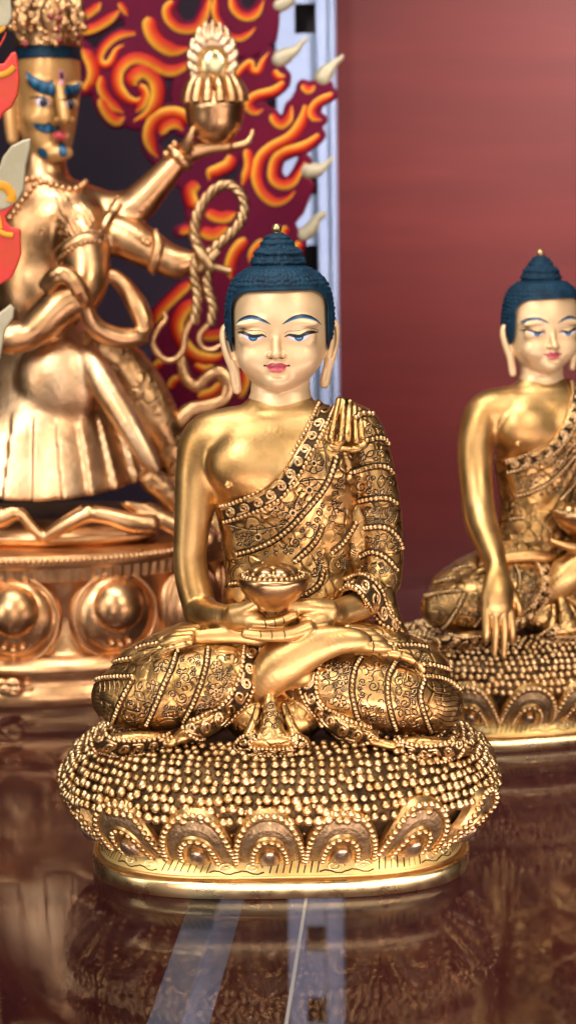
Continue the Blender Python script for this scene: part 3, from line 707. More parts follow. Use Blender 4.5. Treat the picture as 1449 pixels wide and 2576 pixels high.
# --- the robe over the left shoulder, and its sleeve
BAND_U = [(545, 1277), (557.5, 1272), (600, 1261), (640.7, 1244), (672, 1224), (696, 1202), (715, 1177), (733, 1148), (752, 1118), (770, 1086), (786, 1052), (800, 1016), (806, 1000), (812, 985)]
def robe_field(h, pose):
    f = fld(FB, 540, 960, 1075, 1640, -165, 215, h)
    torso_core(f)
    X, Y, Z = f.all()
    f.D = (f.D - 9).astype(np.float32)
    # gentle cloth folds running with the hem
    U_ = np.array([P3(x, y, 100) for x, y in cr(BAND_U, 6)])
    line = np.interp(X, U_[:, 0], U_[:, 2])
    f.D = (f.D + np.where(Z < line - 70, 0.9 * np.sin((Z - line) / 9.5 + X * 0.012), 0)).astype(np.float32)
    f.D = smax(f.D, (Z - line) * 0.72, 6).astype(np.float32)
    # the hem band stands a little proud
    f.chain([PR(*q) for q in [(880, 1072, -5, 60), (908, 1090, -6, 58), (934, 1170, -4, 55), (952, 1260, -2, 54), (962, 1350, 0, 52), (964, 1410, 6, 51), (958, 1455, 18, 51)]], 10)
    f.chain([PR(*q) for q in [(958, 1455, 18, 51), (935, 1484, 48, 47), (912, 1500, 78, 44), (897, 1508, 96, 42)]], 6)
    f.chain([PR(*q) for q in [(950, 1490, 40, 40), (968, 1530, 55, 34), (990, 1575, 62, 26), (1018, 1600, 62, 14)]], 14)
    f.ell(P3(898, 1330, -10), (34, 40, 150), 10)
    # cloth gathered on the shoulder
    for a, b in (((852, 1006, 40, 8), (832, 1102, 100, 9)), ((866, 1008, 38, 9), (858, 1110, 102, 10)), ((880, 1012, 34, 8), (876, 1106, 98, 8)), ((892, 1020, 30, 8), (896, 1108, 92, 9)), ((905, 1030, 26, 7), (912, 1100, 84, 7))):
        m_ = tuple((np.array(a) + np.array(b)) / 2 + np.array([0, 0, 10, -1])); f.chain([PR(*a), PR(*m_), PR(*b)], 3)
    f.chain([PR(800, 1112, 108, 10), PR(826, 1124, 110, 9), PR(860, 1130, 108, 9), (*P3(898, 1129, 98), 9), PR(917, 1118, 84, 10)], 4)
    # rings of the sleeve swell slightly between the bead cords
    # hollow the sleeve end
    f.chain([PR(897, 1510, 100, 34), PR(860, 1530, 150, 30)], 2, mode='sub')
    # deep fold between the arm and the chest
    f.chain([PR(868, 1140, 110, 5), PR(880, 1200, 100, 7), PR(893, 1270, 95, 8), PR(905, 1330, 90, 8), PR(898, 1385, 90, 6)], 8, mode='sub')
    return f
ROBE = robe_field(3.0, 'bowl').mesh()

# --- the legs under the lower robe, with the cloth that lies on the lotus
def legs_field(h):
    f = fld(FB, 205, 1520, 1200, 1935, -190, 360, h)
    f.chain([PR(*q) for q in [(610, 1600, 30, 90), (480, 1650, 60, 86), (360, 1700, 90, 78)]], 10)
    f.chain([PR(*q) for q in [(300, 1752, 120, 70), (340, 1750, 140, 84), (400, 1742, 160, 96), (480, 1724, 172, 96), (560, 1706, 172, 88), (640, 1700, 160, 70)]], 20)
    f.chain([PR(*q) for q in [(800, 1600, 30, 90), (930, 1650, 60, 86), (1050, 1700, 90, 78)]], 10)
    f.chain([PR(*q) for q in [(1094, 1770, 120, 72), (1050, 1762, 140, 86), (985, 1746, 160, 97), (900, 1736, 172, 94), (830, 1724, 172, 82), (765, 1712, 160, 62)]], 20)
    f.ell(P3(700, 1680, 40), (260, 150, 110), 30)
    f.ell(P3(385, 1646, 70), (110, 60, 34), 30, rot=0.5); f.ell(P3(1025, 1640, 70), (115, 60, 36), 30, rot=-0.5)
    # foreleg cloth folds above the knees
    f.chain([PR(372, 1664, 175, 9), PR(400, 1645, 190, 11), PR(440, 1628, 200, 10), PR(480, 1618, 205, 8)], 5)
    f.chain([PR(960, 1644, 215, 9), PR(1000, 1646, 214, 11), PR(1040, 1660, 205, 12), PR(1062, 1684, 196, 11), PR(1050, 1704, 196, 8)], 5)
    # cloth under the knees and the fan in the middle
    for c, r, rot in ((P3(335, 1868, 215), (112, 70, 24), 0.05), (P3(1085, 1880, 215), (112, 70, 24), -0.08), (P3(505, 1832, 235), (80, 60, 22), 0.45), (P3(880, 1836, 235), (84, 60, 24), -0.45)):
        f.ell(c, r, 10, rot=rot, rx=-0.45)
    f.chain([PR(430, 1868, 262, 12), PR(465, 1856, 268, 9), PR(495, 1850, 262, 5)], 6); f.chain([PR(985, 1876, 262, 13), PR(950, 1868, 268, 10), PR(918, 1868, 262, 5)], 6)
    f.ell(P3(688, 1868, 258), (92, 60, 30), 8, rx=-0.45)
    f.ell(P3(690, 1800, 150), (130, 90, 75), 14)
    f.chain([PR(680, 1748, 236, 16), PR(682, 1800, 262, 22), PR(685, 1850, 284, 34)], 6, sc=(1, 1.5, 1))
    f.chain([PR(650, 1775, 240, 9), PR(640, 1815, 262, 12), PR(625, 1850, 276, 14)], 5); f.chain([PR(714, 1775, 240, 9), PR(728, 1815, 262, 12), PR(745, 1850, 276, 14)], 5)
    X, Y, Z = f.all(); zb = P3(700, 1900, 250)[2] - 30
    f.D = np.maximum(f.D, zb - Z).astype(np.float32)
    return f
LEGS = legs_field(3.2).mesh()

# --- lotus throne
def sring(w, A, B, n=160, e=2.5, c=(0, 0)):
    t = 2 * np.pi * np.arange(n) / n; ct, st = np.cos(t), np.sin(t); p = 2.0 / e
    return np.stack([c[0] + A * np.sign(ct) * np.abs(ct) ** p, c[1] + B * np.sign(st) * np.abs(st) ** p, np.full(n, w)], 1)
LC = (P3(705, 2000, 0)[0], 0.0)
SEEDP = [(214, 556, 432), (252, 546, 416), (290, 524, 386), (322, 478, 338), (342, 430, 290), (352, 380, 236)]
def plate_soup():
    s = Soup(); prof = [(0, 478, 366), (3, 482, 370), (36, 484, 372), (41, 482, 370), (44, 476, 364)]
    loft(s, [sring(*q, c=LC, e=3.0) for q in prof], mi=0, cap0=True)
    prof = [(44.2, 477, 365), (45, 466, 354), (50, 463, 350), (53, 464, 352)]; loft(s, [sring(*q, c=LC, e=3.0) for q in prof], mi=1)
    prof = [(53.2, 465, 353), (58, 462, 350), (76, 454, 342), (97, 444, 332)]; loft(s, [sring(*q, c=LC, e=3.0) for q in prof], mi=4)
    # chased scrolls on the slope
    n = 46; a = resample(np.vstack([sring(0, 1, 1, 400, 3.0)[:, :2], sring(0, 1, 1, 400, 3.0)[:1, :2]]), n=n + 1)
    for i in range(n):
        th = math.atan2(a[i, 1], a[i, 0]); 
        def pt(du, t):
            q = i + du; i0 = int(math.floor(q)) % n; fr_ = q - math.floor(q); d = a[i0] * (1 - fr_) + a[(i0 + 1) % n] * fr_
            A = 463 + (448 - 463) * t; B = 351 + (336 - 351) * t; return (LC[0] + d[0] * A, d[1] * B, 56 + 34 * t)
        if i % 4 < 2:
            sp = [pt(0.5 + 0.36 * (1 - k / 16) * math.cos(k * .62), 0.45 + 0.36 * (1 - k / 16) * math.sin(k * .62)) for k in range(15)]
            tube(s, sp, 2.6, 5, mi=2); sp = [pt(-.1 + .2 * k, 0.15 + 0.12 * math.sin(k * 1.3)) for k in range(6)]; tube(s, sp, 2.2, 5, mi=3)
        else:
            for q in range(4): tube(s, [pt(.1 + .24 * q + .12 * k / 4, 0.1 + .8 * k / 4) for k in range(5)], 1.9, 5, mi=3)
    return s
def lotus_soup():
    s = Soup(); prof = [(60, 430, 310), (95, 455, 340), (140, 500, 388), (190, 530, 412)] + [(w, A - 6, B - 6) for w, A, B in SEEDP] + [(350, 250, 150)]
    loft(s, [sring(*q, c=LC) for q in prof], mi=0, cap0=True, cap1=True); return s
def seed_soup():
    s = Soup(); prof = resample(np.array(SEEDP, float), n=60); L = np.r_[0, np.cumsum(np.linalg.norm(np.diff(prof[:, [0, 2]], axis=0), axis=1))]
    nr = 11; C_ = []; Rr = []
    for r in range(nr):
        q = [np.interp(L[-1] * (r / (nr - 1)), L, prof[:, i]) for i in range(3)]
        ring = sring(*q, n=900, c=LC); ring = np.vstack([ring, ring[:1]])
        n = int(round(2980 * (q[1] + q[2]) / (556 + 432) / 21.3)); pts = resample(ring, n=n + 1)[:-1]
        if r % 2: pts = 0.5 * (pts + np.roll(pts, -1, 0))
        pts += np.random.normal(0, 2.3, pts.shape); C_.append(pts); Rr.append(np.full(n, 12.4 - 0.28 * r) * np.random.uniform(0.78, 1.13, n))
        # stalks
        if r < nr - 1:
            q2 = [np.interp(L[-1] * ((r + 1.0) / (nr - 1)), L, prof[:, i]) for i in range(3)]
    spheres(s, np.vstack(C_), np.concatenate(Rr), mi=0); return s
def petal_mesh(name):
    """lotus petal: arched shell with two beaded rims, a stippled field and a round boss; -Y outwards, Z up"""
    s = Soup(); Wd, H = 90.0, 150.0
    def pos(rho, ph, lift):
        c, sn = math.cos(ph), math.sin(ph)
        x = Wd * rho * np.sign(c) * abs(c) ** 0.86; t = H * rho * max(sn, 0) ** 0.86
        b = 96 * math.sin(math.pi * (0.05 + 0.58 * t / H)) - 15 - (x / Wd) ** 2 * 16
        return np.array([x, -(b + lift), t])
    rel = [(0.0, 34), (0.06, 33.6), (0.12, 32), (0.18, 29), (0.23, 24), (0.27, 18), (0.30, 9), (0.31, 6), (0.36, 6), (0.42, 10), (0.48, 12), (0.54, 10), (0.58, 4), (0.70, 7), (0.80, 5), (0.84, 4), (0.88, 10), (0.93, 14), (0.98, 12), (1.04, 2), (1.06, -16)]
    m = 37; Rg = [[pos(r, math.pi * i / (m - 1), l) for i in range(m)] for r, l in rel]
    mi = [2 if r < .30 else (1 if (.55 < r < .84) else 0) for r, l in rel]
    for k in range(len(rel) - 1):
        s.add(np.vstack([Rg[k], Rg[k + 1]]), [(i, i + 1, m + i + 1, m + i) for i in range(m - 1)], None, mi[k])
    for rho, r, nb in ((0.94, 8.0, 25), (0.48, 7.6, 14)):
        P = np.array([pos(rho, math.pi * i / 60, 13 if rho > .8 else 11) for i in range(61)]); spheres(s, resample(P, n=nb), np.random.uniform(.9, 1.08, nb) * r, mi=3, sc=(1.15, 1, 1))
    # body of the petal behind: closes the shell
    V = np.vstack(s.v) * FB.k
    return mesh_data(name, V, np.vstack(s.f), [M['rim'], M['field'], M['boss'], M['bead']], None, np.concatenate(s.m))

# --- ornament: bead cords, hem bands with running scrolls, chased flowers
class Orn:
    def __init__(s, cast): s.c = cast
    def beads(s, soup, path, r, step=None, lift=None, mi=0):
        P = cr(path, 8)
        for q, n in s.c.path(resample(P, step=3.0), 0):
            a = resample(np.hstack([q, n]), step=step or r * 1.9); spheres(soup, a[:, :3] + a[:, 3:] * (r * .45 if lift is None else lift), r * np.random.uniform(.88, 1.08, len(a)), mi=mi)
    def line(s, soup, path, r, lift=0.0, mi=0, smooth=True, ns=5):
        P = cr(path, 6) if smooth and len(path) > 2 else np.array(path, float)
        for q, n in s.c.path(resample(P, step=2.5), lift): tube(soup, q, r, ns, mi=mi)
    def cord(s, soup, path, r):
        """dark groove on both sides of a bead cord"""
        P = resample(cr(path, 8), step=4); T = np.gradient(P, axis=0); T /= np.linalg.norm(T, axis=1)[:, None] + 1e-9; N = np.stack([-T[:, 1], T[:, 0]], 1)
        for sg in (-1, 1): s.line(soup, P + sg * N * (r * 1.15), r * .42, -0.3, mi=1, smooth=False)
        s.beads(soup, path, r)
    def band(s, soup, up, lo, rb=6, sc_step=1.0, scroll=True, mi_floor=1):
        n = 60; U_ = resample(cr(up, 8), n=n); L2 = resample(cr(lo, 8), n=n)
        # dark floor
        m = 5
        V = []; ok = np.ones((n, m), bool)
        for i in range(n):
            for j in range(m):
                q = U_[i] + (L2[i] - U_[i]) * j / (m - 1); h, nn = s.c.hit(q[0], q[1])
                if h is None: ok[i, j] = False; V.append((0, 0, 0))
                else: V.append(np.array(h) + 1.0 * np.array(nn))
        V = np.array(V).reshape(n, m, 3); Fq = []
        for i in range(n - 1):
            for j in range(m - 1):
                if ok[i:i + 2, j:j + 2].all() and np.abs(V[i:i + 2, j:j + 2, 1] - V[i, j, 1]).max() < 40: Fq.append((i * m + j, i * m + j + 1, (i + 1) * m + j + 1, (i + 1) * m + j))
        if Fq: soup.add(V.reshape(-1, 3), Fq, None, mi_floor)
        s.beads(soup, up, rb); s.beads(soup, lo, rb)
        if not scroll: return
        mid = (U_ + L2) / 2; L = np.r_[0, np.cumsum(np.linalg.norm(np.diff(mid, axis=0), axis=1))]; wd = np.linalg.norm(L2 - U_, axis=1).mean()
        st = wd * 0.86 * sc_step; k = max(1, int(L[-1] / st)); st = L[-1] / k
        def at(u, t):
            i = [np.interp(u, L, mid[:, c]) for c in (0, 1)]; d = np.array([np.interp(u, L, (L2 - U_)[:, c]) for c in (0, 1)]); return np.array(i) + d * t
        for q in range(k):
            sg = 1 if q % 2 else -1; c = (q + .5) * st; pts = []
            for a in np.linspace(0, 1, 26):
                if a < .3: b = a / .3; pts.append(at(c - st * .55 + st * .25 * b, sg * (.30 - .02 * b)))
                else:
                    b = (a - .3) / .7; rr = .31 * (1 - .72 * b); an = math.pi * .5 + b * math.pi * 3.0; pts.append(at(c - math.cos(an) * rr * wd * .95 * 1.0, sg * math.sin(an) * rr))
            s.line(soup, pts, wd * 0.105, 1.8, mi=0)
            hh, nn = s.c.hit(*at(c + st * .5, -sg * .26))
            if hh is not None: spheres(soup, [np.array(hh) + 1.2 * np.array(nn)], wd * .075, mi=0)
    def groove(s, soup, pts, r=1.5, smooth=True):
        r = r * 1.15
        """chased line: dark groove with a bright burr beside it"""
        P = np.array(pts, float); s.line(soup, P, r, 0.25, mi=1, smooth=smooth, ns=5); s.line(soup, P + np.array([r * 1.1, r * 1.3]), r * .75, 0.25, mi=0, smooth=smooth, ns=4)
    def spiral(s, soup, x, y, r, rot, d=1, turns=1.4):
        pts = [(x + r * (1 - .8 * t) * math.cos(rot + d * t * turns * 2 * math.pi), y + r * (1 - .8 * t) * math.sin(rot + d * t * turns * 2 * math.pi)) for t in np.linspace(0, 1, 16)]; s.groove(soup, pts)
    def leaf(s, soup, x, y, l, w, rot):
        c, sn = math.cos(rot), math.sin(rot)
        for sg in (-1, 1): s.groove(soup, [(x + c * l * t - sn * sg * w * math.sin(math.pi * t), y + sn * l * t + c * sg * w * math.sin(math.pi * t)) for t in np.linspace(0, 1, 8)], 1.4)
        h, n = s.c.hit(x + c * l * .45, y + sn * l * .45)
        if h is not None: spheres(soup, [np.array(h)], w * .42, mi=0)
    def flower(s, soup, x, y, r, rot, n=6, arc=2 * math.pi):
        for i in range(n):
            a = rot + arc * i / n; c, sn = math.cos(a), math.sin(a); s.groove(soup, [(x + c * r * .38, y + sn * r * .38), (x + c * r * .8 - sn * r * .12, y + sn * r * .8 + c * r * .12), (x + c * r, y + sn * r)], 1.6)
            a2 = a + arc / n / 2; pts = [(x + r * .95 * math.cos(a + arc / n * t) * (1 + .12 * math.sin(math.pi * t)), y + r * .95 * math.sin(a + arc / n * t) * (1 + .12 * math.sin(math.pi * t))) for t in np.linspace(.08, .92, 6)]; s.groove(soup, pts, 1.2)
        h, nn = s.c.hit(x, y)
        if h is not None:
            ring = [(x + r * .26 * math.cos(t), y + r * .26 * math.sin(t)) for t in np.linspace(0, 2 * math.pi, 12)]; s.line(soup, ring, r * .10, 0.8, mi=0); spheres(soup, [np.array(h)], r * .15, mi=1)
    def fill(s, soup, poly, dist=26, seed=1, avoid=(), kinds='ssllfc'):
        rnd = random.Random(seed); P = np.array(poly, float); lo, hi = P.min(0), P.max(0); pts = []
        def inside(x, y):
            c = False; n = len(P); j = n - 1
            for i in range(n):
                if (P[i, 1] > y) != (P[j, 1] > y) and x < (P[j, 0] - P[i, 0]) * (y - P[i, 1]) / (P[j, 1] - P[i, 1]) + P[i, 0]: c = not c
                j = i
            return c
        def ed(x, y):
            A, B = P, np.roll(P, -1, 0); ba = B - A; t = np.clip(((np.array([x, y]) - A) * ba).sum(1) / (ba ** 2).sum(1), 0, 1); return np.linalg.norm(A + ba * t[:, None] - (x, y), axis=1).min()
        for _ in range(2200):
            x, y = rnd.uniform(lo[0], hi[0]), rnd.uniform(lo[1], hi[1])
            if not inside(x, y): continue
            e_ = ed(x, y)
            if e_ < 10: continue
            r = min(e_ - 3, rnd.uniform(8, 19))
            if any(math.hypot(x - a, y - b) < (r + c) * .80 for a, b, c in pts): continue
            pts.append((x, y, r)); k = rnd.choice(kinds); a = rnd.uniform(0, 6.28)
            if k == 's': s.spiral(soup, x, y, r * .9, a, rnd.choice((-1, 1)))
            elif k == 'l': s.leaf(soup, x - math.cos(a) * r, y - math.sin(a) * r, 2 * r, r * .55, a)
            elif k == 'f': s.flower(soup, x, y, r, a, 6)
            elif k == 'h':
                for q in range(4): o = (q - 1.5) * r * .45; s.groove(soup, [(x - math.cos(a) * r * .8 - math.sin(a) * o, y - math.sin(a) * r * .8 + math.cos(a) * o), (x + math.cos(a) * r * .2 - math.sin(a) * o, y + math.sin(a) * r * .2 + math.cos(a) * o), (x + math.cos(a) * r * .8 - math.sin(a) * (o + 4), y + math.sin(a) * r * .8 + math.cos(a) * (o + 4))], 1.3)
            else:
                s.groove(soup, [(x + r * math.cos(t), y + r * math.sin(t)) for t in np.linspace(a, a + 3.4, 9)], 1.4)
                h, n = s.c.hit(x, y)
                if h is not None: spheres(soup, [np.array(h)], r * .22, mi=0)
class Many:
    def __init__(s): s.L = []
    def new(s): s.L.append(Soup()); return s.L[-1]
def orn_upper(cast):
    """everything chased and beaded on the upper robe"""
    o = Orn(cast); hem = Many(); cords = Many(); eng = Soup()
    lo = [(566, 1313), (600, 1303), (631, 1291), (670, 1275), (705, 1254), (730, 1228), (752, 1198), (773, 1162), (793, 1124), (815, 1080), (835, 1038), (842, 1012)]
    up = [(557.5, 1273), (600, 1262), (640.7, 1245), (672, 1225), (696, 1203), (715, 1178), (733, 1149), (752, 1119), (770, 1087), (786, 1053), (801, 1017)]
    o.band(hem.new(), up, lo, 6.3, 1.0)
    cu = [(867.4, 1457), (887, 1448), (911.6, 1447), (941, 1464), (961, 1489), (970, 1516), (980, 1540), (1003, 1567)]
    cl = [(855, 1484), (877, 1475), (899, 1486), (916.6, 1506), (938.7, 1540), (961, 1567), (990, 1585), (1012, 1603)]
    o.band(hem.new(), cu, cl, 6.3, 1.0)
    for pth in ([(597, 1393.5), (632, 1384), (668.5, 1370), (702, 1350), (733, 1324), (757, 1299), (779.5, 1273), (802, 1246), (821, 1218), (835, 1186), (846, 1150)],
                [(742, 1412), (762, 1394), (784, 1373), (800, 1350), (811, 1322)], [(835, 1390), (862, 1366), (882, 1336), (895, 1314)], [(747, 1503), (781, 1489), (804, 1467), (813, 1435)],
                [(581, 1470), (596, 1468), (612, 1469)],
                [(894.5, 1051), (911, 1040), (936, 1042)], [(921.5, 1110), (946, 1102), (966, 1105), (975, 1116)], [(881, 1189), (916, 1178), (952, 1172), (974, 1177), (987, 1190)],
                [(904, 1260), (941, 1254), (976, 1254), (996, 1266)], [(916, 1328), (958, 1325), (982, 1334), (1003, 1358), (1010, 1378)], [(904, 1400), (931, 1389), (954, 1393), (976, 1408), (998, 1434)]):
        o.cord(cords.new(), pth, 6.3)
    o.flower(eng, 737, 1290, 27, .3, 7); o.flower(eng, 778, 1232, 30, 1.0, 7); o.flower(eng, 790, 1166, 24, 2.0, 7); o.flower(eng, 650, 1352, 30, 3.4, 6); o.flower(eng, 693, 1278, 22, .2, 6)
    o.groove(eng, [(572, 1318), (640, 1333), (715, 1318)], 1.5); o.groove(eng, [(738, 1300), (745, 1262), (760, 1230)], 1.5); o.groove(eng, [(752, 1212), (790, 1206), (826, 1208)], 1.5); o.groove(eng, [(812, 1110), (820, 1150), (822, 1190)], 1.5)
    o.fill(eng, [(575, 1325), (640, 1340), (640, 1380), (598, 1385)], seed=3); o.fill(eng, [(690, 1290), (730, 1262), (760, 1260), (772, 1270), (735, 1310), (690, 1345)], seed=4, kinds='sc')
    o.fill(eng, [(605, 1400), (680, 1378), (760, 1320), (815, 1250), (826, 1260), (812, 1310), (790, 1350), (740, 1395), (690, 1405)], seed=5, kinds='scs')
    o.fill(eng, [(790, 1395), (815, 1360), (820, 1420), (800, 1455), (775, 1480)], seed=6); o.fill(eng, [(830, 1230), (858, 1160), (868, 1200), (870, 1290), (840, 1330), (822, 1330)], seed=7, kinds='sc')
    o.fill(eng, [(850, 1395), (890, 1350), (905, 1390), (880, 1440), (850, 1440)], seed=8, kinds='h')
    for i, (a, b) in enumerate((((915, 1055), (965, 1100)), ((900, 1122), (985, 1165)), ((890, 1192), (995, 1250)), ((908, 1268), (1004, 1320)), ((915, 1340), (1008, 1392)), ((905, 1410), (1000, 1450)))):
        o.fill(eng, [(a[0], a[1]), (b[0], a[1]), (b[0], b[1]), (a[0], b[1])], seed=20 + i, kinds=('cs', 'sl', 'ls', 'h', 'cs', 'hs')[i])
    return hem, cords, eng
def orn_lower(cast):
    o = Orn(cast); hem = Many(); cords = Many(); eng = Soup()
    o.band(hem.new(), [(615, 1624), (607.5, 1681), (592, 1727), (557, 1773), (507, 1806), (466, 1819)], [(656, 1624), (650, 1673), (638, 1727), (619, 1769), (580, 1815), (538, 1846), (505, 1858), (480, 1848), (462, 1832)], 6.3)
    o.band(hem.new(), [(758, 1670), (753, 1721), (767, 1762), (795, 1804), (827, 1841), (855, 1862), (901, 1872), (947, 1860)], [(811, 1656), (797, 1707), (800, 1753), (827, 1785), (873, 1813), (929, 1832), (960, 1842)], 6.3)
    o.band(hem.new(), [(231, 1836), (234, 1873), (253, 1895), (303, 1906), (357, 1900), (396, 1887), (434, 1856)], [(262, 1836), (272, 1854), (295, 1860), (318, 1862), (342, 1862), (388, 1858), (432, 1846)], 6.3)
    o.band(hem.new(), [(994, 1864), (1017, 1899), (1063, 1918), (1119, 1918), (1154, 1900), (1172, 1869)], [(1000, 1856), (1020, 1868), (1072, 1876), (1123, 1869), (1140, 1860), (1151, 1850)], 6.3)
    o.band(hem.new(), [(640, 1842), (606, 1858), (590, 1880), (605, 1897), (640, 1903), (700, 1905), (750, 1899), (772, 1880), (765, 1862), (735, 1848)], [(652, 1856), (634, 1864), (628, 1874), (636, 1880), (660, 1882), (700, 1883), (728, 1880), (744, 1874), (742, 1866), (728, 1858)], 5.2)
    for pth in ([(231, 1719), (248, 1709), (276, 1704), (334, 1702)], [(336, 1708), (314.6, 1746), (295, 1788), (281, 1830)], [(447.6, 1634), (434, 1677), (415, 1719), (392, 1773), (369, 1822)],
                [(524, 1632), (519, 1673), (503, 1727), (484, 1773), (462, 1815)], [(279, 1670), (304, 1662), (330, 1658)], [(345, 1632), (370, 1624), (395, 1620)],
                [(908, 1654), (892, 1684), (885, 1735), (892, 1776), (901, 1808)], [(994, 1667), (977, 1702), (975, 1753), (986, 1804), (997, 1834)], [(1066, 1711), (1056, 1748), (1063, 1785), (1076, 1822), (1084, 1840)],
                [(1064, 1700), (1109, 1707), (1135, 1718), (1154, 1734)], [(1003, 1624), (1040, 1624), (1072, 1629)], [(1064, 1671), (1100, 1676), (1131, 1685)]):
        o.cord(cords.new(), pth, 6.0)
    for i in range(8): o.groove(eng, [(236 + i * 1.5, 1738 + 10 * i), (258, 1742 + 10 * i), (284 - 2 * i, 1752 + 10 * i)], 1.3)
    for i in range(6): o.groove(eng, [(250 + 12 * i, 1712), (252 + 12 * i, 1726), (250 + 12 * i, 1738)], 1.1)
    for i in range(9): o.groove(eng, [(1088 + 2 * i, 1728 + 11 * i), (1118, 1730 + 12 * i), (1142 - i, 1720 + 13 * i + 4), (1158 - i, 1733 + 11 * i)], 1.3)
    o.fill(eng, [(345, 1712), (425, 1700), (400, 1755), (362, 1820), (295, 1825), (320, 1760)], seed=31, kinds='lls'); o.fill(eng, [(350, 1690), (440, 1640), (430, 1680), (418, 1700)], seed=32, kinds='l')
    o.fill(eng, [(455, 1640), (515, 1640), (508, 1690), (490, 1740), (462, 1800), (385, 1822), (410, 1770), (440, 1690)], seed=33, kinds='ssc')
    o.fill(eng, [(535, 1638), (605, 1640), (598, 1690), (570, 1750), (520, 1795), (475, 1808), (500, 1770), (525, 1690)], seed=34, kinds='fhc')
    o.flower(eng, 826, 1680, 26, .4, 7); o.fill(eng, [(818, 1665), (895, 1655), (878, 1700), (876, 1745), (888, 1800), (835, 1780), (806, 1750), (805, 1710)], seed=35, kinds='fhc')
    o.fill(eng, [(915, 1660), (985, 1665), (968, 1700), (966, 1755), (980, 1830), (915, 1815), (898, 1770), (895, 1720)], seed=36, kinds='ssc')
    o.fill(eng, [(1000, 1690), (1058, 1715), (1048, 1750), (1066, 1835), (1004, 1832), (984, 1760), (984, 1710)], seed=37, kinds='lls')
    o.fill(eng, [(1010, 1632), (1070, 1640), (1120, 1672), (1070, 1668), (1010, 1645)], seed=38, kinds='sc'); o.fill(eng, [(668, 1760), (700, 1760), (706, 1840), (662, 1840)], seed=39, kinds='sc')
    return hem, cords, eng
CU = Caster(FB, bvh_of(ROBE, BODY['bowl'], LEGS))
ls = lotus_soup(); CL = Caster(FB, bvh_of(LEGS, (np.vstack(ls.v), np.vstack(ls.f))))
UP = orn_upper(Caster(FB, bvh_of(ROBE))); LOW = orn_lower(CL)

def bowl_soup(x, y, v, s_):
    """alms bowl with a heap of fruit and a bead ring"""
    b = Soup(); c = P3(x, y, v)
    prof = [(-72, 8), (-68, 38), (-52, 50), (-36, 68), (-16, 82), (0, 88), (10, 90), (15, 87), (14, 79), (10, 73)]
    n = 48; t = 2 * np.pi * np.arange(n) / n
    loft(b, [np.stack([c[0] + r * s_ * np.cos(t), c[1] + r * s_ * np.sin(t), np.full(n, c[2] + w * s_)], 1) for w, r in prof], mi=0, cap0=True)
    a = 2 * np.pi * np.arange(34) / 34
    f = Field(c - 90 * s_, c + 90 * s_, 2.6)
    for i in range(6):
        q = math.pi / 2 + math.pi / 6 + i * math.pi / 3; f.ell((c[0] + 36 * s_ * math.cos(q), c[1] + 36 * s_ * math.sin(q), c[2] + 18 * s_), (28 * s_, 28 * s_, 23 * s_), 0.5)
    f.ell((c[0], c[1], c[2] + 30 * s_), (20 * s_, 20 * s_, 13 * s_), 2)
    X, Y, Z = f.all(); f.D = np.maximum(f.D, c[2] + 6 * s_ - Z).astype(np.float32)
    beads = Soup(); spheres(beads, np.stack([c[0] + 75 * s_ * np.cos(a), c[1] + 75 * s_ * np.sin(a), np.full(34, c[2] + 15 * s_)], 1), 7.2 * s_)
    return b, f.mesh(), beads

